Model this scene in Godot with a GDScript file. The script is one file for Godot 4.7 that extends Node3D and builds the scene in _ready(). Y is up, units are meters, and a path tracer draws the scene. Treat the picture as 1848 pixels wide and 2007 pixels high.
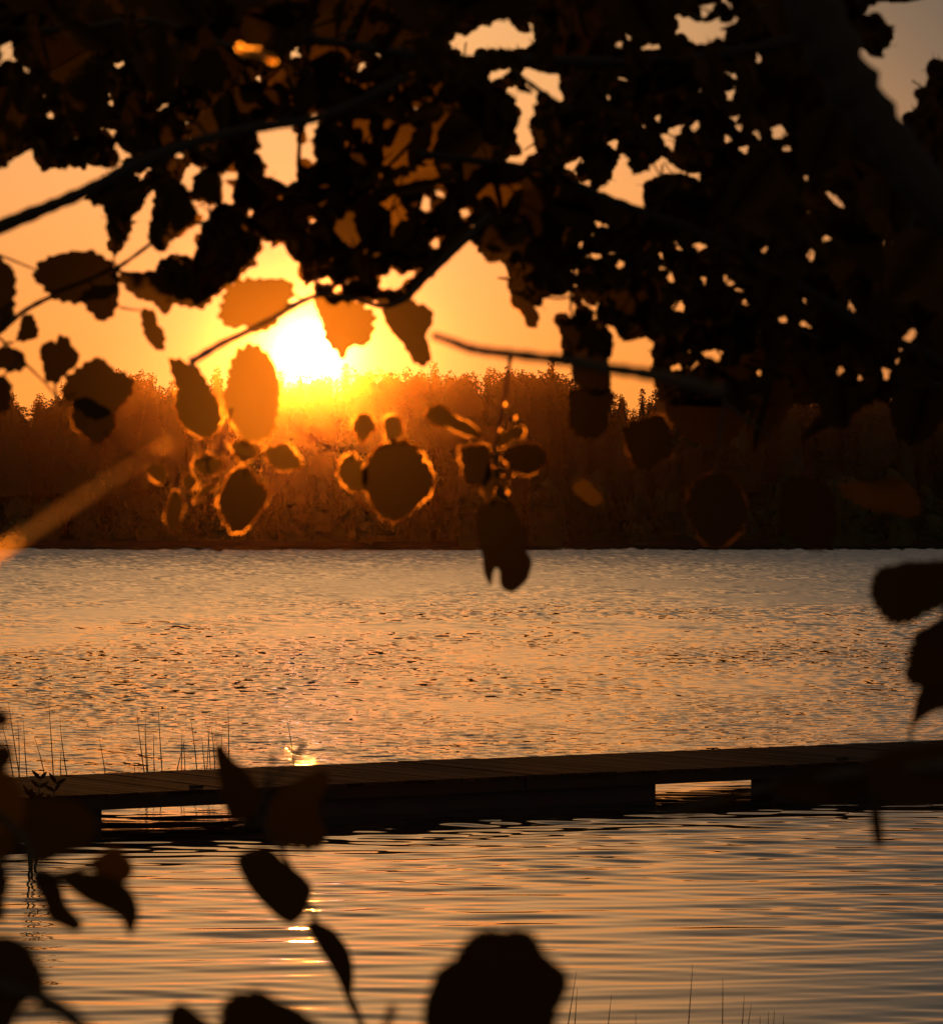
extends Node3D
# A lake at sunset seen through alder foliage: far wood, open water, floating jetty, reeds, alder shoots close by.

const F := 7526.0            # lens: width of one radian at the picture's centre, in units of a 1848 x 2007 picture
const EYE := 2.5             # metres above the water
const MID := Vector2(924.0, 1003.5)
var cam_t: Transform3D
var sun_dir: Vector3
var rng := RandomNumberGenerator.new()
var mats := {}
var stems := {}

# ---------------------------------------------------------------- helpers
func at(u: float, v: float, d: float) -> Vector3:
	return cam_t * Vector3((u - MID.x) / F * d, (MID.y - v) / F * d, -d)

func mat(called: String, c: Color, rough := 0.8) -> StandardMaterial3D:
	var m := StandardMaterial3D.new()
	m.resource_name = called
	m.albedo_color = Color(c.r, c.g, c.b).linear_to_srgb()
	m.roughness = rough
	m.metallic_specular = 0.3
	mats[called] = m
	return m

func leaf_mat(called: String, c: Color, through: float, rough := 0.95) -> StandardMaterial3D:
	# a thin blade that lets a little light through, scattered a few degrees about its way
	var m := mat(called, c, rough)
	m.refraction_enabled = true
	m.refraction_scale = 0.005
	m.albedo_color.a = 1.0 - through
	return m

func tag(o: Node3D, label: String, category := "", group := "", kind := "") -> Node3D:
	if label != "": o.set_meta("label", label)
	if category != "": o.set_meta("category", category)
	if group != "": o.set_meta("group", group)
	if kind != "": o.set_meta("kind", kind)
	return o

func numbered(called: String, parent: Node) -> String:
	if not parent.has_node(called): return called
	var n := 1
	if parent.has_meta("count_" + called): n = parent.get_meta("count_" + called) + 1
	while parent.has_node("%s_%03d" % [called, n]): n += 1
	parent.set_meta("count_" + called, n)
	return "%s_%03d" % [called, n]

func thing(called: String, where: Vector3, label: String, category: String, group := "") -> Node3D:
	var o := Node3D.new()
	o.name = numbered(called, self)
	add_child(o, true)
	o.position = where
	tag(o, label, category, group)
	return o

func part(called: String, mesh: Mesh, m: Material, parent: Node = self, xf := Transform3D()) -> MeshInstance3D:
	var o := MeshInstance3D.new()
	o.name = numbered(called, parent)
	o.mesh = mesh
	o.material_override = m
	o.transform = xf
	parent.add_child(o, true)
	return o

func tube(pts: Array, radii: Array, sides := 7, origin := Vector3.ZERO) -> ArrayMesh:
	var st := SurfaceTool.new()
	st.begin(Mesh.PRIMITIVE_TRIANGLES)
	st.set_smooth_group(0)
	_tube(st, pts, radii, sides, origin)
	st.generate_normals()
	return st.commit()

func _tube(st: SurfaceTool, pts: Array, radii: Array, sides: int, origin: Vector3) -> void:
	var rings := []
	for i in pts.size():
		var a: Vector3 = pts[maxi(i - 1, 0)]
		var b: Vector3 = pts[mini(i + 1, pts.size() - 1)]
		var dir := (b - a).normalized()
		var side := dir.cross(Vector3(0.3, 0.9, 0.31)).normalized()
		var up := side.cross(dir)
		var ring := []
		for k in sides:
			var w := TAU * k / sides
			ring.append(pts[i] + (side * cos(w) + up * sin(w)) * radii[i] - origin)
		rings.append(ring)
	for i in rings.size() - 1:
		for k in sides:
			var n := (k + 1) % sides
			for p in [rings[i][k], rings[i + 1][k], rings[i + 1][n], rings[i][k], rings[i + 1][n], rings[i][n]]:
				st.add_vertex(p)
	for k in range(1, sides - 1):
		for p in [rings[0][0], rings[0][k], rings[0][k + 1]]: st.add_vertex(p)
		for p in [rings[-1][0], rings[-1][k + 1], rings[-1][k]]: st.add_vertex(p)

func spline(p: PackedVector2Array, steps: int, closed: bool) -> PackedVector2Array:
	var out := PackedVector2Array()
	var n := p.size()
	for i in (n if closed else n - 1):
		var a := p[(i - 1 + n) % n] if closed else p[maxi(i - 1, 0)]
		var b := p[i]
		var c := p[(i + 1) % n]
		var d := p[(i + 2) % n] if closed else p[mini(i + 2, n - 1)]
		for s in steps:
			out.append(b.cubic_interpolate(c, a, d, float(s) / steps))
	if not closed: out.append(p[n - 1])
	return out

func pairs(a: Array) -> PackedVector2Array:
	var out := PackedVector2Array()
	for i in range(0, a.size(), 2): out.append(Vector2(a[i], a[i + 1]))
	return out

# ---------------------------------------------------------------- sky
func sky_color(e: float, th: float, wide: float) -> Color:
	var k := smoothstep(1.0, 8.5, e)
	var low := Vector3(1.05, 0.32, 0.04)
	var high := Vector3(1.02, 0.51, 0.185)
	var share := exp(-pow(wide / lerpf(11.5, 7.3, k), 3.0))
	var c := low.lerp(high, k) * share
	c += Vector3(0.085, 0.072, 0.056) * lerpf(1.5, 0.9, smoothstep(0.0, 25.0, e)) * (1.0 - 0.9 * share)
	c += Vector3(0.1, 0.1, 0.12) * exp(-pow(th / 2.2, 2.0))
	c += Vector3(1.2, 1.2, 1.2) * exp(-pow(th / 0.55, 2.0))
	c += Vector3(3, 3, 3) * smoothstep(0.5, 0.22, th)
	return Color(c.x, c.y, c.z)

func make_sky() -> ImageTexture:
	var w := 4096
	var h := 2048
	var im := Image.create_empty(w, h, false, Image.FORMAT_RGBF)
	for r in h:
		var e := 90.0 - (r + 0.5) * 180.0 / h
		im.fill_rect(Rect2i(0, r, w, 1), sky_color(maxf(e, -2.0), 60.0, 60.0))
	var su := atan2(sun_dir.x, -sun_dir.z)
	var reach := int(36.0 / 360.0 * w)
	var c0 := int(su / TAU * w)
	for r in range(int((90.0 - 40.0) / 180.0 * h), int((90.0 + 3.0) / 180.0 * h)):
		var e := PI / 2 - (r + 0.5) * PI / h
		for c in range(c0 - reach, c0 + reach):
			var az := (c + 0.5) / w * TAU
			var d := Vector3(sin(az) * cos(e), sin(e), -cos(az) * cos(e))
			var th := rad_to_deg(d.angle_to(sun_dir))
			# the glow stands taller than it is broad
			var wide := Vector2(rad_to_deg(az - su), (rad_to_deg(e) - 2.4) * 0.72).length()
			im.set_pixel(posmod(c, w), r, sky_color(maxf(rad_to_deg(e), -2.0), th, wide))
	return ImageTexture.create_from_image(im)

# ---------------------------------------------------------------- entry
func _ready() -> void:
	rng.seed = 20240611
	# camera
	var cam := Camera3D.new()
	cam.name = "camera"
	add_child(cam)
	cam.position = Vector3(0, EYE, 0)
	cam.rotation.x = atan(16.5 / F)
	cam_t = cam.transform
	var lens := CameraAttributesPhysical.new()
	lens.frustum_focal_length = 90.0
	lens.frustum_focus_distance = 36.0
	lens.exposure_aperture = 18.0
	lens.frustum_near = 0.05
	lens.frustum_far = 4000.0
	cam.fov = rad_to_deg(2.0 * atan(MID.y / F))
	cam.near = 0.05
	cam.far = 4000.0
	cam.attributes = lens
	cam.current = true
	# sky, sun, air
	sun_dir = (cam_t.basis * Vector3((605 - MID.x) / F, (MID.y - 694) / F, -1)).normalized()
	var env := Environment.new()
	env.background_mode = Environment.BG_SKY
	var psm := PanoramaSkyMaterial.new()
	psm.panorama = make_sky()
	var sky := Sky.new()
	sky.sky_material = psm
	env.sky = sky
	env.tonemap_mode = Environment.TONE_MAPPER_LINEAR
	env.tonemap_exposure = 1.04
	env.sdfgi_enabled = true
	env.ssao_enabled = true
	env.ssil_enabled = true
	env.volumetric_fog_enabled = true
	env.volumetric_fog_density = 0.00007
	env.volumetric_fog_albedo = Color(1.0, 0.74, 0.45)
	env.volumetric_fog_anisotropy = 0.992
	var we := WorldEnvironment.new()
	we.name = "world_environment"
	we.environment = env
	add_child(we)
	var sun := DirectionalLight3D.new()
	sun.name = "sun"
	sun.light_color = Color(1.0, 0.6, 0.21)
	sun.light_energy = 0.6
	sun.light_angular_distance = 0.5
	sun.shadow_enabled = true
	add_child(sun)
	var lamp_dir := (cam_t.basis * Vector3((605 - MID.x) / F, (MID.y - 699) / F, -1)).normalized()
	sun.look_at_from_position(Vector3.ZERO, -lamp_dir)

	# materials
	leaf_mat("leaf_dark", Color(0.052, 0.024, 0.005), 0.0019)
	leaf_mat("leaf_green", Color(0.06, 0.028, 0.005), 0.0038)
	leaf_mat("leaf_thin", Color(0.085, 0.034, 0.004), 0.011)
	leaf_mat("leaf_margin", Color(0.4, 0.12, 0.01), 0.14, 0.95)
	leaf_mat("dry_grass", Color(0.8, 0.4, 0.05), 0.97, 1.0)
	mat("bark", Color(0.032, 0.024, 0.018), 0.85)
	mat("twig", Color(0.06, 0.042, 0.026), 0.7)
	mat("needles", Color(0.03, 0.04, 0.016), 0.9)
	mat("broadleaf", Color(0.04, 0.05, 0.018), 0.9)
	mat("reed", Color(0.12, 0.1, 0.05), 0.7)
	mat("earth", Color(0.02, 0.017, 0.012), 0.95)

	build_water()
	build_far_shore()
	build_jetty()
	build_reeds()
	build_near_shoots()
	build_canopy()

# ---------------------------------------------------------------- water
func build_water() -> void:
	rng.seed = 77
	# ripples: [kx, kz, phase, slope]; sheltered long ripples before the jetty, short chop beyond it
	var calm := []
	for i in 20:
		var lam := lerpf(0.2, 1.0, pow(rng.randf(), 1.25))
		var dir := rng.randfn(0.0, 0.24)
		calm.append([TAU / lam * sin(dir), TAU / lam * cos(dir), rng.randf() * TAU, rng.randf_range(0.5, 1.0)])
	var chop := []
	for i in 30:
		var lam := 0.07 * pow(9.0, rng.randf())
		var dir := rng.randfn(0.0, 0.55)
		chop.append([TAU / lam * sin(dir), TAU / lam * cos(dir), rng.randf() * TAU, rng.randf_range(0.5, 1.0)])
	var norm := func(list: Array, rms: float) -> void:
		var s := 0.0
		for w in list: s += w[3] * w[3] * 0.5
		for w in list: w[3] *= rms / sqrt(s)
	norm.call(calm, 0.026)
	norm.call(chop, 0.052)
	var gust := FastNoiseLite.new()
	gust.seed = 5
	gust.frequency = 1.0
	gust.fractal_octaves = 3
	# rows in depth, columns in bearing; finer where the water is seen at a flatter angle
	var rows := []
	var y := EYE * 3840.0 / 386.0
	while y < 530.0:
		rows.append(EYE * 3840.0 / y)
		y += 0.6
	for d in [16.0, 12.0, 8.0, 5.0, 2.0, -6.0]: rows.append(d)
	var cols := []
	for a in [-72.0, -45.0, -30.0, -20.0, -14.0]: cols.append(tan(deg_to_rad(a)))
	for i in 401: cols.append(tan(deg_to_rad(lerpf(-10.0, 10.0, i / 400.0))))
	for a in [14.0, 20.0, 30.0, 45.0, 72.0]: cols.append(tan(deg_to_rad(a)))
	var nc := cols.size()
	var V := PackedVector3Array()
	var N := PackedVector3Array()
	V.resize(rows.size() * nc)
	N.resize(rows.size() * nc)
	var k := 0
	var ct := jetty_angle()
	for d in rows:
		var far_fade := clampf(1.0 - (d - 60.0) / 120.0, 0.0, 1.0)
		for c in nc:
			var x: float = cols[c] * maxf(d, 14.0)
			var z: float = d
			# signed distance beyond the jetty's middle line
			var beyond: float = (z - 32.9 - 0.653 * x) * cos(ct) - 1.2
			var mixc := smoothstep(-2.0, 7.0, beyond)
			var g := gust.get_noise_2d(x * 0.045, z * 0.022)
			var g2 := gust.get_noise_2d(x * 0.16 + 40.0, z * 0.05)
			var hgt := 0.0
			var sx := 0.0
			var sz := 0.0
			if mixc < 1.0 and d < 60.0:
				var am := (1.0 - mixc) * (1.0 + 1.1 * g2)
				# livelier right in front of the jetty
				am *= lerpf(0.8, 1.7, smoothstep(-8.0, -1.5, beyond))
				var wx := x + 0.5 * g2
				var wz := z + 0.35 * g
				for w in calm:
					var ph: float = w[0] * wx + w[1] * wz + w[2]
					var s: float = w[3] * am * cos(ph)
					sx += s * w[0] / w[1]
					sz += s
					hgt += w[3] * am / w[1] * sin(ph)
			if mixc > 0.0:
				var am := mixc * (1.0 + 1.0 * g + 0.8 * g2) * lerpf(0.8, 1.15, smoothstep(30.0, 120.0, z))
				for w in chop:
					var kl: float = sqrt(w[0] * w[0] + w[1] * w[1])
					var ph: float = w[0] * x + w[1] * z + w[2]
					var s: float = w[3] * am * cos(ph)
					sx += s * w[0] / kl
					sz += s * w[1] / kl
					hgt += w[3] * am / kl * sin(ph)
			# what shows at a grazing angle is the side of each ripple that faces the viewer
			var dep := EYE / maxf(d, 8.0)
			var calmer := lerpf(1.0, 0.22, smoothstep(34.0, 150.0, d))
			sx *= calmer
			sz = sz * calmer + 0.024 * smoothstep(34.0, 52.0, d) + 0.046 * smoothstep(42.0, 150.0, d) + 0.06 * smoothstep(130.0, 330.0, d)
			var t := sz + 0.8 * dep
			t = (t + sqrt(t * t + 0.25 * dep * dep)) * 0.5 - 0.8 * dep
			V[k] = Vector3(x, hgt * far_fade if d > 10.0 and absf(cols[c]) < 0.18 else 0.0, -z)
			N[k] = Vector3(-sx, 1.0, t).normalized()
			k += 1
	var I := PackedInt32Array()
	I.resize((rows.size() - 1) * (nc - 1) * 6)
	k = 0
	for r in rows.size() - 1:
		for c in nc - 1:
			var a := r * nc + c
			var b := a + nc
			I[k] = a; I[k + 1] = b + 1; I[k + 2] = b
			I[k + 3] = a; I[k + 4] = a + 1; I[k + 5] = b + 1
			k += 6
	var arr := []
	arr.resize(Mesh.ARRAY_MAX)
	arr[Mesh.ARRAY_VERTEX] = V
	arr[Mesh.ARRAY_NORMAL] = N
	arr[Mesh.ARRAY_INDEX] = I
	var mesh := ArrayMesh.new()
	mesh.add_surface_from_arrays(Mesh.PRIMITIVE_TRIANGLES, arr)
	var m := mat("lake_water", Color(0.012, 0.012, 0.01), 0.03)
	m.metallic_specular = 0.75
	var o := part("water", mesh, m)
	tag(o, "rippled lake reflecting the orange evening sky", "", "", "structure")

# ---------------------------------------------------------------- far shore
func treetop_v(u: float) -> float:
	var us := [-400, -60, 10, 45, 90, 180, 245, 270, 320, 380, 430, 500, 600, 660, 700, 830, 900, 990, 1090, 1130, 1180, 1225, 1260, 1300, 1420, 1640, 1750, 1850, 2300]
	var vs := [740, 735, 752, 782, 760, 752, 716, 722, 746, 732, 714, 720, 725, 723, 719, 712, 714, 712, 710, 738, 744, 768, 758, 748, 742, 748, 744, 752, 745]
	for i in us.size() - 1:
		if u <= us[i + 1]:
			return lerpf(vs[i], vs[i + 1], clampf((u - us[i]) / float(us[i + 1] - us[i]), 0.0, 1.0))
	return 745.0

func tuft(st: SurfaceTool, p: Vector3, size: float, n: int) -> void:
	for i in n:
		var a := Vector3(rng.randfn(), rng.randfn(), rng.randfn()).normalized() * size * rng.randf_range(0.5, 1.0)
		var b := a.cross(Vector3(rng.randfn(), rng.randfn(), rng.randfn())).normalized() * size * rng.randf_range(0.2, 0.45)
		var o := p + Vector3(rng.randfn(), rng.randfn(), rng.randfn()) * size * 0.35
		st.add_vertex(o - b)
		st.add_vertex(o + a)
		st.add_vertex(o + b)

func bulk(profile: Callable, y0: float, y1: float) -> ArrayMesh:
	# the close inner mass of a crown, lumpy all round
	var st := SurfaceTool.new()
	st.begin(Mesh.PRIMITIVE_TRIANGLES)
	st.set_smooth_group(0)
	var rings := []
	for i in 15:
		var q := i / 14.0
		var ring := []
		for k in 10:
			var r: float = profile.call(q) * rng.randf_range(0.8, 1.12) if i < 14 else 0.01
			ring.append(Vector3(cos(TAU * k / 10) * r, lerpf(y0, y1, q) + rng.randf_range(-0.2, 0.2) * float(i < 14), sin(TAU * k / 10) * r))
		rings.append(ring)
	for i in 14:
		for k in 10:
			var n := (k + 1) % 10
			for p in [rings[i][k], rings[i + 1][k], rings[i + 1][n], rings[i][k], rings[i + 1][n], rings[i][n]]: st.add_vertex(p)
	st.index()
	st.generate_normals()
	return st.commit()

func crown_spire(height: float, width: float, bare: float) -> ArrayMesh:
	var st := SurfaceTool.new()
	st.begin(Mesh.PRIMITIVE_TRIANGLES)
	var y := height * bare
	while y < height:
		var f := 1.0 - (y / height - bare) / (1.0 - bare)
		var reach := width * (0.07 + 0.93 * pow(f, 0.8)) * rng.randf_range(0.65, 1.15)
		var n := 6
		var a0 := rng.randf() * TAU
		for i in n:
			var a := a0 + TAU * i / n + rng.randf_range(-0.4, 0.4)
			var len := reach * rng.randf_range(0.65, 1.12)
			var steps := maxi(1, int(len * 0.45 / 0.5))
			for s in steps:
				var q := 1.0 - 0.45 * s / steps
				tuft(st, Vector3(cos(a) * len * q, y + len * q * rng.randf_range(0.02, 0.3), sin(a) * len * q), lerpf(0.3, 0.42, f), 3)
		y += lerpf(0.3, 0.5, f)
	for i in 4: tuft(st, Vector3(0, height - i * 0.18, 0), 0.3, 3)
	st.generate_normals()
	var out := st.commit()
	var core := bulk(func(q): return width * 0.82 * (0.02 + 0.98 * pow(1.0 - q, 0.85)), height * bare, height * 0.97)
	out.add_surface_from_arrays(Mesh.PRIMITIVE_TRIANGLES, core.surface_get_arrays(0))
	return out

func crown_round(height: float, width: float, bare: float) -> ArrayMesh:
	var st := SurfaceTool.new()
	st.begin(Mesh.PRIMITIVE_TRIANGLES)
	for i in 110:
		var q := pow(rng.randf(), 0.7)
		var y := lerpf(height * bare, height * 0.96, q)
		var prof := sqrt(maxf(0.03, 1.0 - pow((q - 0.42) / 0.62, 2.0)))
		var a := rng.randf() * TAU
		var rr := width * prof * sqrt(rng.randf_range(0.6, 1.0))
		var c := Vector3(cos(a) * rr, y, sin(a) * rr)
		for j in 5:
			tuft(st, c + Vector3(rng.randfn() * 0.4, rng.randfn() * 0.28, rng.randfn() * 0.4), 0.38, 4)
	st.generate_normals()
	var out := st.commit()
	var core := bulk(func(q): return width * 0.86 * sqrt(maxf(0.02, 1.0 - pow((q - 0.42) / 0.6, 2.0))), height * bare, height * 0.95)
	out.add_surface_from_arrays(Mesh.PRIMITIVE_TRIANGLES, core.surface_get_arrays(0))
	return out

func trunk_mesh(height: float, r: float) -> ArrayMesh:
	var pts := []
	var rad := []
	for i in 6:
		pts.append(Vector3(0.12 * sin(i * 1.3), height * 0.97 * i / 5.0, 0.1 * cos(i * 1.7) - 0.1))
		rad.append(lerpf(r, r * 0.12, i / 5.0))
	return tube(pts, rad, 7)

const ORD := ["", "first", "second", "third", "fourth", "fifth", "sixth", "seventh", "eighth", "ninth", "tenth", "eleventh", "twelfth", "thirteenth", "fourteenth", "fifteenth", "sixteenth", "seventeenth", "eighteenth", "nineteenth"]
const TENS := ["", "", "twenty", "thirty", "forty", "fifty", "sixty", "seventy"]
const TENTH := ["", "", "twentieth", "thirtieth", "fortieth", "fiftieth", "sixtieth", "seventieth"]

func ordinal(n: int) -> String:
	if n < 20: return ORD[n]
	return TENTH[n / 10] if n % 10 == 0 else TENS[n / 10] + "-" + ORD[n % 10]

func build_far_shore() -> void:
	rng.seed = 31
	# the bank rises from the waterline and runs on as wooded ground
	var st := SurfaceTool.new()
	st.begin(Mesh.PRIMITIVE_TRIANGLES)
	st.set_smooth_group(0)
	var zs := [379.6, 380.0, 384.0, 390.0, 410.0, 460.0, 700.0, 1500.0]
	var hs := [-0.5, 0.42, 0.6, 0.8, 1.0, 1.1, 1.2, 1.2]
	var grid := []
	for i in zs.size():
		var row := []
		for j in 81:
			var x := (j - 40) * 30.0
			row.append(Vector3(x, hs[i] + (0.12 * sin(j * 2.3 + i) if i > 0 else 0.0), -zs[i] - 0.5 * absf(sin(j * 1.7))))
		grid.append(row)
	for i in zs.size() - 1:
		for j in 80:
			for p in [grid[i][j], grid[i + 1][j], grid[i + 1][j + 1], grid[i][j], grid[i + 1][j + 1], grid[i][j + 1]]: st.add_vertex(p)
	st.generate_normals()
	tag(part("terrain", st.commit(), mats.earth), "dark wooded ground of the far shore", "", "", "structure")

	# kinds of crown, each built once
	var kinds := [
		["spruce_tree", crown_spire(18.0, 2.3, 0.12), "needles", "spiky spruce"],
		["pine_tree", crown_round(18.0, 2.6, 0.3), "needles", "round-topped pine"],
		["spruce_tree", crown_spire(18.0, 1.9, 0.2), "needles", "slender spruce"],
		["birch_tree", crown_round(18.0, 2.9, 0.18), "broadleaf", "feathery birch"],
		["pine_tree", crown_spire(18.0, 2.7, 0.3), "needles", "open ragged pine"],
	]
	var trunk := trunk_mesh(18.0, 0.22)
	var u := -330.0
	var n := 0
	while u < 2200.0:
		n += 1
		var d := 384.0 + rng.randf_range(0.0, 5.0)
		var kd: Array = kinds[[0, 2, 4, 1, 1, 3, 4, 3, 0, 1][rng.randi() % 10]]
		var top: float = treetop_v(u) + rng.randf_range(-7.0, 12.0)
		var tip := at(u, top, d)
		var base := Vector3(tip.x, 0.55, tip.z)
		var hgt := tip.y - base.y
		var where := "near the sun" if absf(u - 605.0) < 130.0 else "beyond the water"
		var o := thing(kd[0], base, "%s %s of the far treeline, %s tree from the left" % [kd[3], where, ordinal(n)], "tree", "trees along the far shore")
		o.rotation.y = rng.randf() * TAU
		o.scale = Vector3(hgt / 18.0 * rng.randf_range(0.85, 1.2), hgt / 18.0, hgt / 18.0 * rng.randf_range(0.85, 1.2))
		part("trunk", trunk, mats.bark, o)
		part("crown", kd[1], mats[kd[2]], o)
		u += rng.randf_range(34.0, 56.0)
	# the wood behind them
	for pick in [0, 1, 4]:
		var mm := MultiMesh.new()
		mm.transform_format = MultiMesh.TRANSFORM_3D
		mm.mesh = kinds[pick][1]
		mm.instance_count = 190
		for i in 190:
			var uu := rng.randf_range(-420.0, 2300.0)
			var d := rng.randf_range(391.0, 450.0)
			var tip := at(uu, treetop_v(uu) + rng.randf_range(16.0, 90.0), d)
			var hgt := tip.y - 0.7
			var b := Basis(Vector3.UP, rng.randf() * TAU).scaled(Vector3(hgt / 18.0 * 1.2, hgt / 18.0, hgt / 18.0 * 1.2))
			mm.set_instance_transform(i, Transform3D(b, Vector3(tip.x, 0.7, tip.z)))
		var mi := MultiMeshInstance3D.new()
		mi.name = numbered("woods", self)
		mi.multimesh = mm
		mi.material_override = mats.needles
		add_child(mi, true)
		tag(mi, ["dense dark spruce wood behind the shoreline trees", "dense dark pine wood behind the shoreline trees", "", "", "ragged dark wood filling the gaps behind the shoreline trees"][pick], "woods", "", "stuff")
	# undergrowth down to the water
	var bush := SurfaceTool.new()
	bush.begin(Mesh.PRIMITIVE_TRIANGLES)
	for i in 130:
		var a := rng.randf() * TAU
		var rr := sqrt(rng.randf()) * 1.5
		tuft(bush, Vector3(cos(a) * rr, rng.randf_range(0.6, 2.4) * (1.0 - rr * 0.3), sin(a) * rr), 0.4, 3)
	var bm := MultiMesh.new()
	bm.transform_format = MultiMesh.TRANSFORM_3D
	bush.generate_normals()
	var bushy := bush.commit()
	var inner := bulk(func(q): return 1.35 * sqrt(maxf(0.02, 1.0 - q * q)), -0.2, 2.1)
	bushy.add_surface_from_arrays(Mesh.PRIMITIVE_TRIANGLES, inner.surface_get_arrays(0))
	bm.mesh = bushy
	bm.instance_count = 760
	for i in 760:
		var p := Vector3(rng.randf_range(-75.0, 75.0), 0.1, -rng.randf_range(381.5, 386.0))
		var s := rng.randf_range(0.6, 1.7)
		if i >= 260:
			p = Vector3(rng.randf_range(-80.0, 80.0), 0.5, -rng.randf_range(386.0, 430.0))
			s = rng.randf_range(1.2, 2.4)
		bm.set_instance_transform(i, Transform3D(Basis(Vector3.UP, rng.randf() * TAU).scaled(Vector3(s, s * rng.randf_range(0.8, 2.2), s)), p))
	var bi := MultiMeshInstance3D.new()
	bi.name = "undergrowth"
	bi.multimesh = bm
	bi.material_override = mats.broadleaf
	add_child(bi)
	tag(bi, "dark undergrowth along the far waterline", "undergrowth", "", "stuff")

# ---------------------------------------------------------------- jetty
func jetty_angle() -> float:
	return atan2(4.6, 7.04)

func box(size: Vector3) -> BoxMesh:
	var b := BoxMesh.new()
	b.size = size
	return b

func build_jetty() -> void:
	rng.seed = 12
	var j := thing("floating_jetty", Vector3(-3.38, 0.0, -30.9), "long low wooden jetty on floats crossing the water behind the near leaves", "jetty")
	j.rotation.y = jetty_angle()
	# grain for the boards
	var noise := FastNoiseLite.new()
	noise.seed = 3
	noise.frequency = 0.02
	noise.fractal_octaves = 4
	var im := Image.create_empty(128, 512, false, Image.FORMAT_RGB8)
	for y in 512:
		for x in 128:
			var g := 0.5 + 0.5 * noise.get_noise_2d(x * 7.0, y * 0.5)
			var q := 0.72 + 0.28 * g
			im.set_pixel(x, y, Color(q, q * 0.97, q * 0.94))
	var grain := ImageTexture.create_from_image(im)
	var woods := []
	for i in 4:
		var c: Color = Color(0.07, 0.042, 0.03) * [0.55, 0.8, 1.05, 1.3][i]
		var m := mat("deck_wood", c, 0.85)
		m.metallic_specular = 0.12
		m.albedo_texture = grain
		m.uv1_triplanar = true
		m.uv1_scale = Vector3(3.0, 1.0, 0.6)
		woods.append(m)
	var beam := mat("beam_wood", Color(0.035, 0.025, 0.018), 0.85)
	var plastic := mat("float_hull", Color(0.03, 0.03, 0.032), 0.6)
	var plank := box(Vector3(0.128, 0.03, 2.27))
	var s := -3.0
	var joints := [[4.62, 0.045], [5.62, 0.012], [9.4, 0.03]]
	var level := 0.0
	while s < 13.2:
		for q in joints:
			if s >= q[0] and s - 0.143 < q[0]:
				s += q[1]
				level = rng.randf_range(-0.006, 0.006)
		part("deck_board", plank, woods[rng.randi() % 4], j, Transform3D(Basis(Vector3.UP, rng.randfn(0.0, 0.002)), Vector3(s, 0.265 + level + rng.randf_range(-0.002, 0.002), -1.125 + rng.randf_range(-0.012, 0.012))))
		s += 0.143
	for zz in [-0.03, -2.22]:
		var a := -3.1
		for b in [4.6, 9.38, 13.3]:
			part("edge_beam", box(Vector3(b - a - 0.02, 0.1, 0.05)), beam, j, Transform3D(Basis(), Vector3((a + b) * 0.5, 0.2, zz)))
			a = b
	part("edge_beam", box(Vector3(16.3, 0.09, 0.08)), beam, j, Transform3D(Basis(), Vector3(5.1, 0.205, -1.12)))
	for fl in [[-3.05, 0.5, -0.24], [2.02, 6.05, -0.24], [7.36, 13.2, -0.24], [-3.0, 1.2, -2.0], [3.5, 6.8, -2.0], [8.85, 13.2, -2.0]]:
		part("pontoon", box(Vector3(fl[1] - fl[0], 0.45, 0.32)), plastic, j, Transform3D(Basis(), Vector3((fl[0] + fl[1]) * 0.5, -0.075, fl[2])))
	for cleat in [1.4, 8.2]:
		part("cleat", box(Vector3(0.12, 0.03, 0.03)), beam, j, Transform3D(Basis(), Vector3(cleat, 0.297, -0.12)))

# ---------------------------------------------------------------- reeds
func reed(u0: float, u1: float, v1: float, d: float, thick: float, label: String, group: String, bend := 0.0) -> void:
	var tip := at(u1, v1, d)
	var foot := at(u0, MID.y + 16.5 + EYE * F / d, d)
	foot.y = -0.06
	var pts := []
	var rad := []
	for i in 7:
		var q := i / 6.0
		var p := foot.lerp(tip, q)
		p.x += (q * q - q) * bend
		pts.append(p)
		rad.append(lerpf(thick, thick * 0.25, q * q))
	var o := part("reed", tube(pts, rad, 5, foot), mats.reed)
	o.position = foot
	tag(o, label, "reed", group)

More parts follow.
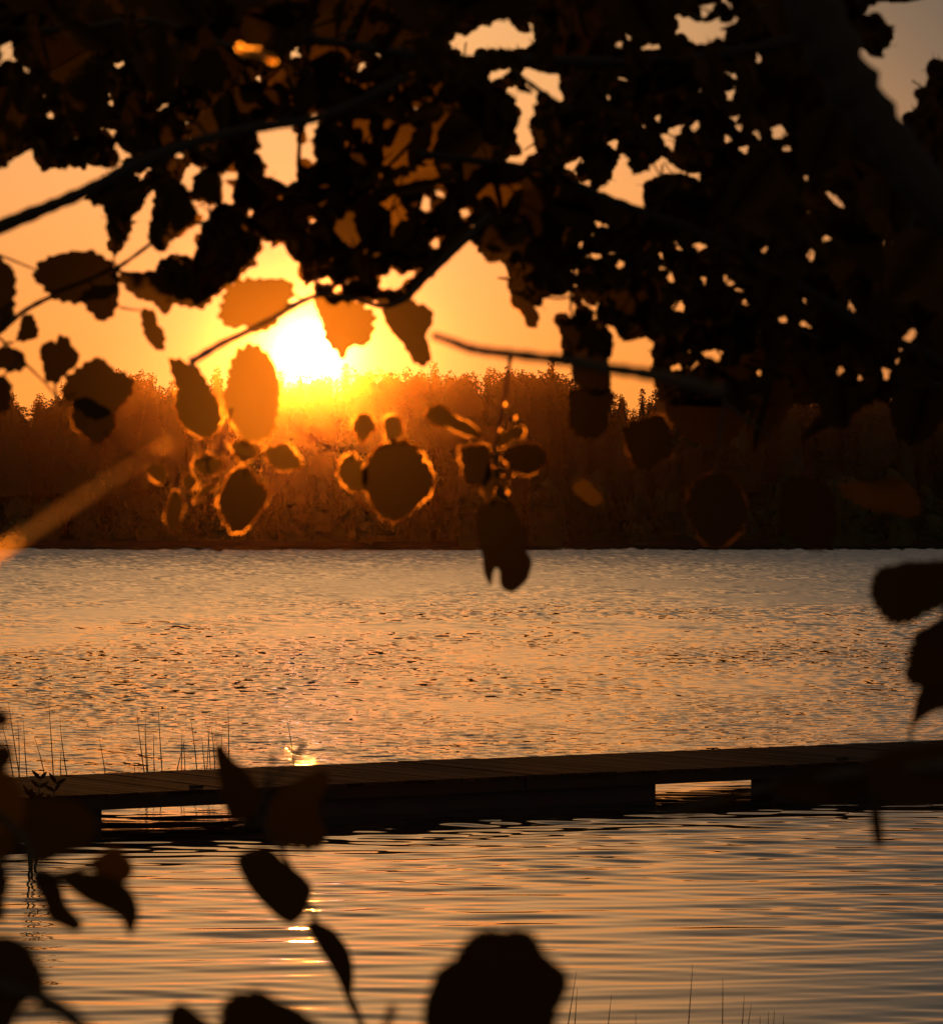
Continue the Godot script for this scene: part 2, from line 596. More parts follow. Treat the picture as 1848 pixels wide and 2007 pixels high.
func build_reeds() -> void:
	rng.seed = 9
	# [u at the deck's far edge, u at tip, v at tip]
	var back := [[22, 4, 1418], [35, 17, 1375], [36, 35, 1410], [54, 47, 1412], [86, 69, 1447], [104, 96, 1370], [131, 118, 1408], [122, 121, 1470], [207, 195, 1446], [282, 269, 1394], [291, 286, 1402], [288, 287, 1458], [318, 311, 1388], [304, 302, 1438],
		[355, 356, 1436], [362, 359, 1446], [350, 364, 1448], [385, 374, 1406], [404, 396, 1444], [413, 408, 1420], [420, 414, 1422], [404, 409, 1440], [437, 436, 1432], [448, 447, 1378], [573, 561, 1400], [264, 264, 1494]]
	var n := 0
	for r in back:
		n += 1
		var tall := "tall" if r[2] < 1410 else "short" if r[2] > 1440 else "middling"
		var d: float = 35.6 + rng.randf_range(-0.5, 1.6) + (r[0] - 22.0) * 0.0022
		var lean: float = r[1] - r[0]
		reed(r[0] - lean * 0.4, r[1], r[2], d, 0.006, "%s thin reed stalk rising behind the jetty, %s reed from the left" % [tall, ordinal(n)], "reeds behind the jetty", rng.randf_range(-0.06, 0.06))
	var front := [[1104, 1130, 1903], [1122, 1131, 1936], [1186, 1198, 1950], [1344, 1357, 1890], [1414, 1416, 1918], [1448, 1458, 1950], [1455, 1472, 1968], [1488, 1489, 1990], [1505, 1506, 1982], [1514, 1517, 1980], [1535, 1535, 1988], [1246, 1246, 1988]]
	n = 0
	for r in front:
		n += 1
		var d := 17.6 + rng.randf_range(-0.4, 0.4)
		reed(r[0] - (r[1] - r[0]) * 0.3, r[1], r[2], d, 0.0034, "thin reed blade rising from the water at the bottom edge, %s one from the left" % ordinal(n), "reeds at the near edge", rng.randf_range(-0.02, 0.02))
	# a leafy marsh plant standing before the jetty's end
	var foot := at(62, 1712, 27.6)
	foot.y = -0.05
	var pl := thing("marsh_plant", foot, "small leafy marsh plant standing in the water before the jetty's end", "plant")
	var stems := [[62, 1712, 66, 1640, 80, 1527], [66, 1712, 84, 1640, 112, 1536], [60, 1712, 56, 1640, 58, 1560]]
	for sdef in stems:
		var sp := spline(pairs(sdef), 5, false)
		var pts := []
		var rad := []
		for i in sp.size():
			pts.append(at(sp[i].x, sp[i].y, 27.6))
			rad.append(lerpf(0.012, 0.004, float(i) / sp.size()))
		part("stem", tube(pts, rad, 5, foot), mats.reed, pl)
		for i in range(6, sp.size()):
			for side in [-1.0, 1.0]:
				var len := rng.randf_range(16.0, 27.0)
				var a: float = deg_to_rad(rng.randf_range(20.0, 70.0)) * side
				var tip := sp[i] + Vector2(sin(a), -cos(a)) * len
				var nn := (tip - sp[i]).orthogonal().normalized() * 4.0
				var mid := sp[i].lerp(tip, 0.4)
				leaf(pl, PackedVector2Array([sp[i], mid + nn, tip, mid - nn]), 27.6 + rng.randf_range(-0.1, 0.1), mats.leaf_dark, {"serr": 0.0, "tilt": rng.randf_range(-1.0, 1.0)})

# ---------------------------------------------------------------- leaves
func leaf(parent: Node3D, outline: PackedVector2Array, d: float, m: Material, opt := {}) -> MeshInstance3D:
	var raw := spline(outline, 5, true)
	var c := Vector2.ZERO
	var per := 0.0
	for i in raw.size():
		c += raw[i]
		per += raw[i].distance_to(raw[(i + 1) % raw.size()])
	c /= raw.size()
	var size := per / PI
	var serr: float = opt.get("serr", 0.06)
	# wavy, toothed margin
	var p := PackedVector2Array()
	var teeth := maxf(11.0, per / 22.0)
	var steps := int(teeth * 4.0) if serr > 0.0 else raw.size()
	var walk := 0.0
	var total := 0.0
	var cum := [0.0]
	for i in raw.size():
		total += raw[i].distance_to(raw[(i + 1) % raw.size()])
		cum.append(total)
	var seg := 0
	var ph := rng.randf() * TAU
	for i in steps:
		walk = total * i / steps
		while cum[seg + 1] < walk: seg += 1
		var q: float = (walk - cum[seg]) / maxf(1e-4, cum[seg + 1] - cum[seg])
		var a := raw[seg]
		var b := raw[(seg + 1) % raw.size()]
		var pt := a.lerp(b, q)
		var out := (pt - c).normalized()
		var w := absf(sin(PI * teeth * i / steps)) * (0.8 + 0.5 * sin(ph * 7.0 + TAU * 2.3 * i / steps)) - 0.55 + 0.55 * sin(ph + TAU * 4.0 * i / steps) + rng.randf_range(-0.3, 0.3)
		p.append(pt + out * w * serr * minf(size, 115.0))
	var tri := Geometry2D.triangulate_polygon(p)
	var tx: float = opt.get("tilt", rng.randf_range(-0.7, 0.7))
	var ty: float = opt.get("tilt_y", rng.randf_range(-0.5, 0.5))
	var bend := rng.randf_range(-0.25, 0.25)
	var origin := at(c.x, c.y, d) - parent.global_position
	var pts := []
	for q in p:
		var r := (q - c) / size
		var dd := d * (1.0 + (tx * r.x + ty * r.y + bend * (r.x * r.x - 0.3 * r.y * r.y)) * size / F)
		pts.append(at(q.x, q.y, dd) - parent.global_position - origin)
	var st := SurfaceTool.new()
	st.begin(Mesh.PRIMITIVE_TRIANGLES)
	st.set_smooth_group(0)
	for i in tri: st.add_vertex(pts[i])
	st.index()
	st.generate_normals()
	var o := part("leaf", st.commit(), m, parent)
	o.position = origin
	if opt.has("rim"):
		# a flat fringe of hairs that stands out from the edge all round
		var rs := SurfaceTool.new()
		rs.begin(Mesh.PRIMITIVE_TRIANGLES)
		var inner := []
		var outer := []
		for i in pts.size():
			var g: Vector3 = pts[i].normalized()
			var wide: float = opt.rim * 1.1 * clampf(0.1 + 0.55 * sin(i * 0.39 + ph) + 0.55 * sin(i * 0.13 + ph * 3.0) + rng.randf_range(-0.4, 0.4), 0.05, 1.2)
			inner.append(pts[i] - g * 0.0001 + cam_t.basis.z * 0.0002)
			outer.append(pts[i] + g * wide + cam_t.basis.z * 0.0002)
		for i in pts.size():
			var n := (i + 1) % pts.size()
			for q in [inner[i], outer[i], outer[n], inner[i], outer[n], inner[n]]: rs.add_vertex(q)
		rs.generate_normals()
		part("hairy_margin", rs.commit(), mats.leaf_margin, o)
	if not opt.has("stem") and stems.has(parent) and not opt.has("loose"):
		var from := Vector2.ZERO
		var to := Vector2.ZERO
		var near := 1e9
		for q in stems[parent]:
			for e in raw:
				var gap_ := e.distance_squared_to(q)
				if gap_ < near:
					near = gap_
					from = q
					to = e
		if near > 16.0 and near < 120.0 * 120.0:
			var sag := (from + to) * 0.5 + Vector2(rng.randf_range(-6, 6), 5)
			opt["stem"] = [from.x, from.y, sag.x, sag.y, to.x, to.y, lerpf(to.x, c.x, 0.3), lerpf(to.y, c.y, 0.3)]
	if opt.has("stem"):
		var sp := spline(pairs(opt.stem), 5, false)
		var sp3 := []
		var rad := []
		for i in sp.size():
			sp3.append(at(sp[i].x, sp[i].y, d) - parent.global_position - origin)
			rad.append(lerpf(0.0011, 0.0007, float(i) / sp.size()) * opt.get("stem_thick", 1.0))
		part("petiole", tube(sp3, rad, 6), mats.twig, o)
	return o

func stem_of(parent: Node3D, called: String, line: Array, d: float, r0: float, r1: float, m: Material = null, d1 := -1.0) -> void:
	var sp := spline(pairs(line), 6, false)
	var pts := []
	var rad := []
	for i in sp.size():
		var q := float(i) / (sp.size() - 1)
		var dd := d if d1 < 0.0 else lerpf(d, d1, q)
		pts.append(at(sp[i].x, sp[i].y, dd) - parent.global_position)
		rad.append(lerpf(r0, r1, q) * (1.0 + 0.10 * sin(i * 2.1) + 0.06 * rng.randfn()))
	part(called, tube(pts, rad, 9), m if m else mats.twig, parent)
	if not stems.has(parent): stems[parent] = PackedVector2Array()
	stems[parent].append_array(sp)

func shoot(base_uv: Vector2, d: float, label: String, called := "alder_shoot") -> Node3D:
	return thing(called, at(base_uv.x, base_uv.y, d), label, "branch", "alder shoots framing the view")

func build_near_shoots() -> void:
	rng.seed = 404
	var L: StandardMaterial3D = mats.leaf_dark
	var G: StandardMaterial3D = mats.leaf_green
	var T: StandardMaterial3D = mats.leaf_thin

	# --- left: the twig with two broad toothed leaves against the orange sky
	var a := shoot(Vector2(-60, 690), 3.3, "alder twig at the left with a broad toothed leaf against the orange sky")
	stem_of(a, "stem", [-60, 690, 0, 650, 45, 612, 100, 582, 170, 555, 235, 522, 300, 475, 345, 442, 420, 436], 3.3, 0.0026, 0.0013)
	leaf(a, pairs([67, 547, 74, 530, 84, 512, 107, 496, 127, 490, 143, 489, 160, 494, 178, 491, 204, 502, 222, 512, 232, 532, 230, 555, 224, 575, 204, 591, 173, 593, 150, 596, 137, 589, 102, 584, 84, 565]), 3.25, L, {"stem": [-20, 492, 30, 512, 74, 530]})
	leaf(a, pairs([163, 580, 229, 555, 233, 580, 232, 603, 219, 619, 204, 630, 188, 630, 178, 611]), 3.3, L)
	leaf(a, pairs([234, 534, 267, 533, 300, 527, 321, 513, 356, 503, 387, 508, 420, 519, 448, 534, 433, 555, 417, 580, 405, 601, 390, 607, 367, 603, 341, 596, 333, 611, 318, 614, 300, 596, 275, 591, 250, 568]), 3.35, G)
	leaf(a, pairs([389, 494, 397, 471, 417, 450, 417, 425, 433, 400, 470, 402, 497, 443, 499, 494, 484, 534, 458, 550, 433, 555, 407, 534]), 3.4, G)
	leaf(a, pairs([275, 608, 303, 611, 313, 636, 323, 657, 323, 685, 306, 683, 285, 667, 280, 634]), 3.3, G, {"stem": [235, 602, 255, 606, 277, 608]})
	leaf(a, pairs([43, 616, 64, 618, 74, 636, 74, 659, 66, 668, 33, 666, 40, 641]), 3.3, L)
	leaf(a, pairs([-30, 500, 0, 501, 25, 517, 31, 545, 28, 583, 31, 613, 15, 634, 0, 647, -30, 660, -60, 580]), 3.1, L)
	leaf(a, pairs([175, 392, 205, 405, 211, 430, 216, 455, 222, 490, 224, 502, 238, 486, 250, 468, 258, 445, 262, 420, 285, 395, 290, 370, 270, 345, 220, 350, 185, 375]), 3.2, L)
	leaf(a, pairs([300, 345, 306, 387, 304, 410, 296, 435, 292, 462, 298, 474, 320, 474, 350, 468, 365, 448, 382, 425, 380, 408, 366, 390, 357, 375, 345, 350]), 3.2, L)
	leaf(a, pairs([390, 340, 412, 338, 430, 345, 437, 365, 430, 388, 410, 398, 390, 392, 376, 378, 378, 355]), 3.2, L)
	# --- low left: small shoot with a palm-shaped and a domed leaf over the far trees
	var b := shoot(Vector2(-40, 640), 3.2, "small alder shoot at the left edge with a notched leaf before the treetops")
	stem_of(b, "stem", [-30, 650, 0, 663, 28, 690, 60, 722, 90, 752, 120, 790], 3.2, 0.0014, 0.0007)
	leaf(b, pairs([-20, 686, 15, 680, 38, 685, 51, 703, 55, 718, 43, 726, 15, 726, -10, 724, -40, 705]), 3.2, L, {"stem": [28, 672, 12, 672, 4, 684]})
	leaf(b, pairs([79, 680, 89, 667, 102, 662, 109, 672, 117, 661, 135, 664, 148, 680, 157, 695, 148, 720, 127, 741, 107, 748, 89, 741, 80, 713]), 3.2, L, {"stem": [107, 748, 112, 775, 120, 792]})
	leaf(b, pairs([127, 748, 143, 726, 163, 713, 183, 705, 196, 701, 214, 708, 229, 723, 247, 733, 257, 761, 244, 799, 193, 820, 153, 799, 130, 774]), 3.25, G)
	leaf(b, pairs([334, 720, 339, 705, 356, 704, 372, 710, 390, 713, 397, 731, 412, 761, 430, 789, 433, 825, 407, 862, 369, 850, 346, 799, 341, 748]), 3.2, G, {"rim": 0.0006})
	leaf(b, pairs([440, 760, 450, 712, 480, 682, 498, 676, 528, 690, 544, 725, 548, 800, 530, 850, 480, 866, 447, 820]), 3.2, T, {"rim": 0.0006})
	leaf(b, pairs([-60, 735, -10, 728, 15, 745, 25, 770, 20, 800, -20, 810, -60, 780]), 3.1, L)
	# --- sticks
	var s1 := thing("dead_twig", at(380, 706, 2.4), "bare blurred twig slanting up towards the sun", "twig")
	stem_of(s1, "stem", [372, 712, 430, 676, 480, 652, 540, 622, 600, 588, 660, 560], 2.4, 0.0026, 0.0016)
	var s2 := thing("dead_twig", at(1290, 738, 1.7), "bare blurred stick lying level above the treetops right of the sun", "twig")
	stem_of(s2, "stem", [1420, 770, 1275, 735, 1190, 722, 1100, 706, 1000, 694, 930, 685, 880, 668, 845, 656], 1.7, 0.003, 0.0018)
	# --- leaves round the sun
	var c := shoot(Vector2(930, 448), 3.2, "alder twig hanging beside the sun with glowing leaves")
	stem_of(c, "stem", [960, 420, 925, 456, 880, 500, 830, 548, 795, 584, 750, 600, 690, 585, 620, 580, 590, 590, 560, 600], 3.2, 0.004, 0.001)
	leaf(c, pairs([432, 590, 437, 575, 447, 563, 480, 548, 512, 541, 530, 541, 558, 548, 572, 557, 577, 572, 570, 592, 560, 611, 545, 622, 535, 636, 515, 648, 500, 657, 484, 650, 476, 643, 458, 644, 442, 634, 432, 620]), 3.2, T, {"stem": [576, 575, 590, 585, 604, 582]})
	leaf(c, pairs([618, 576, 664, 571, 700, 594, 738, 617, 735, 637, 725, 667, 715, 678, 687, 685, 674, 708, 659, 685, 636, 660, 628, 637]), 3.25, T)
	leaf(c, pairs([738, 576, 776, 576, 804, 586, 824, 594, 845, 609, 848, 637, 840, 660, 845, 693, 838, 708, 812, 708, 779, 667, 751, 621]), 3.2, G, {"stem": [735, 590, 742, 580]})
	# --- dark broad leaf right of the sun
	var e := shoot(Vector2(1150, 600), 3.3, "alder shoot with a broad dark leaf hanging before the treeline right of the sun")
	stem_of(e, "stem", [1130, 520, 1120, 560, 1118, 600, 1122, 625], 3.3, 0.0016, 0.0009)
	leaf(e, pairs([1084, 624, 1106, 625, 1134, 621, 1157, 616, 1170, 634, 1190, 660, 1198, 698, 1196, 723, 1198, 754, 1170, 775, 1125, 754, 1120, 715, 1104, 708, 1100, 662, 1088, 636]), 3.3, L)
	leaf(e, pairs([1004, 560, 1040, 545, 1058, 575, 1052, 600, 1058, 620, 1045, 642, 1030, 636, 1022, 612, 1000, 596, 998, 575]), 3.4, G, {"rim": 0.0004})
	leaf(e, pairs([1115, 770, 1150, 760, 1195, 765, 1200, 800, 1180, 850, 1140, 860, 1115, 820]), 3.3, L)
	# --- the shoot below the sun with golden hairy margins
	var g := shoot(Vector2(580, 843), 3.1, "backlit alder shoot below the sun with golden leaf margins and a round leaf")
	stem_of(g, "stem", [580, 842, 610, 858, 645, 874, 680, 880, 720, 882, 760, 872, 800, 868], 3.1, 0.0011, 0.0006)
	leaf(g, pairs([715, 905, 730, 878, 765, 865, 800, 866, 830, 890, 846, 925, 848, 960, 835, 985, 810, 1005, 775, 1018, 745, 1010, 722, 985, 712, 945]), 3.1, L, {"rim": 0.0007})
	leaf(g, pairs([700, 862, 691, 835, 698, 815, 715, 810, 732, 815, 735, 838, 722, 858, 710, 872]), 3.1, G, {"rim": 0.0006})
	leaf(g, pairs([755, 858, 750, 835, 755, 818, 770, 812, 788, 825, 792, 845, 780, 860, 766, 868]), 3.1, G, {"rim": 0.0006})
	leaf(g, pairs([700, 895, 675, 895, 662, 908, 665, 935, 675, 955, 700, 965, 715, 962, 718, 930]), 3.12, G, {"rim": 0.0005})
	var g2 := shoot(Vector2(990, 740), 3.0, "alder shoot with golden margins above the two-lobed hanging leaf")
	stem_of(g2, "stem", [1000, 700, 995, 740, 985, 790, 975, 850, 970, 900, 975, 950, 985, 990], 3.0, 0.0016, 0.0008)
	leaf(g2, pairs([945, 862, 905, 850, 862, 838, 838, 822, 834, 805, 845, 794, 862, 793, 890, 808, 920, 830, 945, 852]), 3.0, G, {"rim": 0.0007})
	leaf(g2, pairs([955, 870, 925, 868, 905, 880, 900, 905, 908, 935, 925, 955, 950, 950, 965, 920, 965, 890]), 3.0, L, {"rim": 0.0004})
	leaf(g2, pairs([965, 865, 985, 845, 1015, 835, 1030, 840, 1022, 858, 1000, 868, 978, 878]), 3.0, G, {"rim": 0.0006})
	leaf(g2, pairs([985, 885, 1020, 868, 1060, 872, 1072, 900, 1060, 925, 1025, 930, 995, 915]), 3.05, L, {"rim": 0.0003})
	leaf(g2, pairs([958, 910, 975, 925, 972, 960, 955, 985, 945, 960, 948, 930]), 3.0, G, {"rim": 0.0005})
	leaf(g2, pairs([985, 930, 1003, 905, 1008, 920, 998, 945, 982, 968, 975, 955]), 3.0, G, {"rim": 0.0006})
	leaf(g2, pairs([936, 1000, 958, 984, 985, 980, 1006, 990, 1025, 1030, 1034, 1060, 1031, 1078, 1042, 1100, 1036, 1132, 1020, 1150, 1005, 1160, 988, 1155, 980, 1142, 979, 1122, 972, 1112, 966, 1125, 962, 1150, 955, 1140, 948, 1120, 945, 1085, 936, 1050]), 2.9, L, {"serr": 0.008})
	for q in [[985, 792], [973, 843], [1005, 818], [985, 905], [990, 920], [1000, 930], [980, 955], [962, 955], [990, 965]]:
		leaf(g2, pairs([q[0] + 2, q[1], q[0] + 5, q[1] - 4, q[0] + 8, q[1], q[0] + 5, q[1] + 4]), 3.0, mats.leaf_margin, {"serr": 0.0})
	# --- left lower tangle of young leaves before the dark wood
	var h := shoot(Vector2(480, 830), 3.1, "tangle of young alder leaves with golden margins before the wood, left of the round leaf")
	stem_of(h, "stem", [455, 800, 440, 850, 430, 885, 400, 900, 350, 905, 310, 905, 280, 905], 3.1, 0.001, 0.0006)
	stem_of(h, "stem", [430, 880, 470, 895, 500, 905, 540, 935, 590, 945], 3.1, 0.0009, 0.0005)
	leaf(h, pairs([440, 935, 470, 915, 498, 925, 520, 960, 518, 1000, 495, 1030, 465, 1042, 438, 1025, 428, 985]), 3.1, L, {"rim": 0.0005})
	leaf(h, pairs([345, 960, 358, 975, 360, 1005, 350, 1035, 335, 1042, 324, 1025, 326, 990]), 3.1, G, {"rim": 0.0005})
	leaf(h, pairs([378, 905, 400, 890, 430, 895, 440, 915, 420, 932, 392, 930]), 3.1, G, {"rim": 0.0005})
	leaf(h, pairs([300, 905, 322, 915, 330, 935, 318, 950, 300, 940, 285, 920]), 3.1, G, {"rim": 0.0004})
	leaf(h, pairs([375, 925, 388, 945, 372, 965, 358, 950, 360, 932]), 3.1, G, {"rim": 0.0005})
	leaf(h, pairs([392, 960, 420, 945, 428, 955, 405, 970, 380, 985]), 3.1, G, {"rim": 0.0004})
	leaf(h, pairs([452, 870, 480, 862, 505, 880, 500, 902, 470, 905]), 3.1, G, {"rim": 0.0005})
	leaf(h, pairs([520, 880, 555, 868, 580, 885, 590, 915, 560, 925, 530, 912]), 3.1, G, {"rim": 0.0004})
	leaf(h, pairs([140, 790, 175, 780, 215, 800, 225, 840, 195, 870, 155, 850]), 3.2, L, {"rim": 0.0002})
	# --- hanging leaves right of centre whose tips reach the water
	var k := shoot(Vector2(1450, 800), 3.0, "alder shoot with two dark rounded leaves hanging to the far waterline")
	stem_of(k, "stem", [1420, 780, 1410, 850, 1405, 900, 1402, 935], 3.0, 0.0013, 0.0007)
	stem_of(k, "stem", [1420, 790, 1500, 850, 1560, 900, 1580, 940], 3.0, 0.0013, 0.0007)
	leaf(k, pairs([1346, 970, 1362, 938, 1395, 926, 1430, 930, 1456, 955, 1461, 1000, 1452, 1045, 1425, 1068, 1400, 1074, 1370, 1060, 1350, 1025]), 3.0, L, {"rim": 0.0002})
	leaf(k, pairs([1524, 985, 1538, 948, 1570, 932, 1612, 942, 1638, 985, 1640, 1030, 1622, 1065, 1595, 1082, 1562, 1072, 1535, 1030]), 2.9, L)
	leaf(k, pairs([1640, 958, 1680, 944, 1730, 936, 1775, 945, 1800, 975, 1798, 1005, 1765, 1015, 1720, 1000, 1675, 985]), 3.0, T)
	leaf(k, pairs([1122, 950, 1145, 940, 1170, 958, 1182, 985, 1160, 990, 1135, 975]), 3.1, T)
	leaf(k, pairs([1230, 830, 1290, 810, 1320, 850, 1310, 900, 1260, 920, 1225, 880]), 3.1, L, {"rim": 0.0002})
	# --- right edge: a shoot with two lobed leaves and a drooping petiole
	var p := shoot(Vector2(1880, 1080), 1.9, "alder shoot at the right edge with two lobed leaves over the open water")
	stem_of(p, "stem", [1990, 1000, 1900, 1080, 1862, 1160, 1850, 1230, 1870, 1330], 1.95, 0.0022, 0.0014)
	leaf(p, pairs([1707, 1140, 1720, 1110, 1745, 1102, 1775, 1097, 1810, 1103, 1850, 1097, 1900, 1105, 1900, 1185, 1860, 1188, 1838, 1195, 1812, 1202, 1785, 1216, 1757, 1226, 1738, 1222, 1722, 1206, 1708, 1178]), 1.9, L)
	leaf(p, pairs([1773, 1300, 1783, 1262, 1800, 1240, 1825, 1222, 1850, 1205, 1900, 1215, 1915, 1320, 1868, 1345, 1830, 1348, 1800, 1344, 1778, 1328]), 1.9, L)
	leaf(p, pairs([1786, 1425, 1788, 1400, 1796, 1365, 1812, 1340, 1850, 1325, 1910, 1345, 1905, 1375, 1860, 1388, 1830, 1395, 1808, 1408]), 1.9, L, {"stem": [1786, 1418, 1783, 1450, 1781, 1490], "serr": 0.008})
	leaf(p, pairs([1850, 1130, 1900, 1120, 1960, 1160, 1950, 1230, 1890, 1240, 1845, 1200]), 1.95, L)
	# --- right: dark spray lying before the jetty
	var q := shoot(Vector2(1990, 1480), 1.5, "dark blurred alder spray covering the jetty at the right edge")
	stem_of(q, "stem", [1990, 1480, 1850, 1500, 1740, 1512, 1600, 1525, 1500, 1545, 1440, 1560, 1360, 1580, 1290, 1600], 1.5, 0.0032, 0.0012)
	leaf(q, pairs([1690, 1510, 1720, 1480, 1770, 1462, 1830, 1456, 1900, 1450, 1960, 1490, 1940, 1560, 1870, 1578, 1800, 1580, 1740, 1575, 1700, 1552]), 1.5, L)
	leaf(q, pairs([1510, 1545, 1560, 1515, 1620, 1505, 1690, 1512, 1710, 1545, 1660, 1570, 1580, 1575, 1530, 1566]), 1.5, L)
	leaf(q, pairs([1704, 1585, 1724, 1582, 1731, 1650, 1720, 1660, 1710, 1645]), 1.5, L, {"serr": 0.006, "stem": [1712, 1590, 1705, 1560, 1700, 1530]})
	leaf(q, pairs([1330, 1580, 1380, 1558, 1440, 1545, 1462, 1550, 1440, 1572, 1390, 1592, 1340, 1600]), 1.5, L, {"serr": 0.004})
	# --- bottom centre: three leaves on one drooping twig
	var r := shoot(Vector2(540, 1560), 1.8, "drooping alder twig below the jetty's left opening with three dark leaves in a row")
	stem_of(r, "stem", [690, 1960, 720, 2040], 1.8, 0.0016, 0.0018)
	stem_of(r, "stem", [505, 1600, 515, 1560, 525, 1525, 535, 1490], 1.8, 0.0012, 0.0008)
	stem_of(r, "stem", [515, 1555, 555, 1510, 585, 1485, 592, 1462], 1.8, 0.001, 0.0008)
	stem_of(r, "stem", [690, 1960, 640, 1850, 600, 1760, 560, 1680, 520, 1620, 505, 1598], 1.84, 0.0014, 0.001)
	leaf(r, pairs([420, 1468, 428, 1456, 438, 1462, 455, 1485, 478, 1505, 498, 1530, 511, 1560, 506, 1585, 490, 1602, 472, 1612, 452, 1606, 440, 1580, 432, 1540, 424, 1500]), 1.8, L, {"serr": 0.006, "stem": [465, 1608, 485, 1615, 512, 1612]})
	leaf(r, pairs([464, 1690, 476, 1670, 500, 1662, 530, 1662, 560, 1688, 600, 1722, 613, 1745, 602, 1782, 590, 1800, 570, 1812, 545, 1800, 515, 1772, 485, 1735]), 1.8, L, {"serr": 0.009})
	leaf(r, pairs([600, 1815, 610, 1806, 628, 1808, 655, 1822, 678, 1850, 690, 1880, 694, 1920, 690, 1960, 696, 1990, 684, 1975, 668, 1935, 648, 1895, 622, 1855]), 1.8, L, {"serr": 0.006})
	leaf(r, pairs([524, 1580, 550, 1550, 590, 1522, 632, 1512, 642, 1535, 628, 1580, 640, 1640, 612, 1668, 560, 1660, 520, 1640, 516, 1610]), 1.85, G)
	for bq in [[536, 1486], [592, 1462], [580, 1475]]:
		var bud := SphereMesh.new()
		bud.radius = 0.0016
		bud.height = 0.0042
		part("bud", bud, mats.twig, r, Transform3D(Basis(), at(bq[0], bq[1], 1.8) - r.position))
	# --- bottom left corner
	var w := shoot(Vector2(-60, 1620), 1.5, "alder shoot in the bottom left corner with a pointed leaf and a pale rounded leaf")
	stem_of(w, "stem", [-80, 1560, 0, 1600, 50, 1650, 70, 1700, 90, 1715], 1.5, 0.0022, 0.0009)
	leaf(w, pairs([104, 1712, 130, 1706, 165, 1706, 200, 1712, 235, 1725, 258, 1745, 272, 1775, 272, 1805, 258, 1835, 248, 1825, 235, 1800, 200, 1782, 170, 1768, 135, 1742]), 1.5, L, {"serr": 0.005, "stem": [110, 1714, 90, 1712, 75, 1702]})
	leaf(w, pairs([62, 1722, 80, 1702, 100, 1705, 122, 1735, 132, 1770, 162, 1806, 160, 1822, 145, 1828, 118, 1815, 95, 1800, 82, 1765]), 1.5, L, {"serr": 0.012})
	leaf(w, pairs([176, 1692, 196, 1668, 225, 1660, 255, 1678, 262, 1706, 252, 1730, 238, 1734, 222, 1722, 190, 1714]), 1.55, T)
	leaf(w, pairs([-60, 1500, 10, 1500, 36, 1530, 46, 1575, 38, 1640, 10, 1685, -60, 1690]), 1.5, T)
	leaf(w, pairs([-50, 1470, -20, 1456, 12, 1458, 30, 1480, 18, 1502, -20, 1510]), 1.5, L)
	leaf(w, pairs([-40, 1402, -10, 1390, 10, 1394, 22, 1409, 10, 1426, -20, 1430]), 1.5, L)
	leaf(w, pairs([-40, 1690, 8, 1685, 16, 1740, 12, 1790, 4, 1806, -40, 1790]), 1.5, L)
	leaf(w, pairs([40, 1580, 90, 1560, 150, 1572, 190, 1600, 180, 1640, 130, 1680, 70, 1690, 40, 1650]), 1.6, G)
	var y := shoot(Vector2(-80, 1880), 1.1, "very blurred greyish alder sprig at the bottom left corner")
	stem_of(y, "stem", [-60, 1900, 20, 1935, 80, 1955, 130, 1985, 190, 2040], 1.1, 0.0022, 0.0026)
	stem_of(y, "stem", [40, 1990, 100, 1982, 160, 2010], 1.1, 0.0012, 0.0012)
	leaf(y, pairs([-60, 1835, 0, 1832, 40, 1835, 68, 1852, 80, 1890, 88, 1930, 60, 1960, 40, 1995, 10, 2030, -60, 2010]), 1.1, L)
	# --- foreground leaves along the lower edge
	var z := shoot(Vector2(960, 2120), 1.25, "large round blurred leaf rising from the bottom edge")
	stem_of(z, "stem", [940, 2260, 950, 2180, 962, 2090], 1.25, 0.0012, 0.0009)
	leaf(z, pairs([826, 1985, 835, 1940, 848, 1908, 870, 1890, 892, 1878, 908, 1855, 930, 1832, 958, 1818, 985, 1822, 1008, 1814, 1035, 1820, 1058, 1840, 1068, 1868, 1090, 1888, 1110, 1905, 1116, 1935, 1102, 1975, 1085, 2030, 1060, 2090, 960, 2120, 860, 2080]), 1.25, L)
	var z2 := shoot(Vector2(520, 2140), 1.3, "pair of blurred leaves peeping over the bottom edge left of the large round one")
	stem_of(z2, "stem", [560, 2260, 530, 2180, 515, 2100], 1.3, 0.0012, 0.0009)
	leaf(z2, pairs([428, 1992, 436, 1962, 458, 1945, 480, 1945, 500, 1940, 528, 1944, 550, 1955, 575, 1965, 600, 1988, 622, 2010, 630, 2050, 590, 2100, 500, 2110, 440, 2060]), 1.3, L)
	leaf(z2, pairs([328, 2000, 336, 1975, 352, 1964, 372, 1972, 395, 1990, 415, 2010, 420, 2060, 380, 2090, 335, 2060]), 1.3, L, {"serr": 0.006})
	stem_of(z2, "stem", [700, 2100, 750, 2030, 762, 1995, 772, 1970], 1.3, 0.0012, 0.0016)
	# --- sun-lit dry grass stalk close to the lens
	var gst := SurfaceTool.new()
	gst.begin(Mesh.PRIMITIVE_TRIANGLES)
	gst.set_smooth_group(0)
	var line := spline(pairs([-60, 1122, 0, 1081, 60, 1042, 170, 970, 240, 926, 330, 870]), 6, false)
	var prev := []
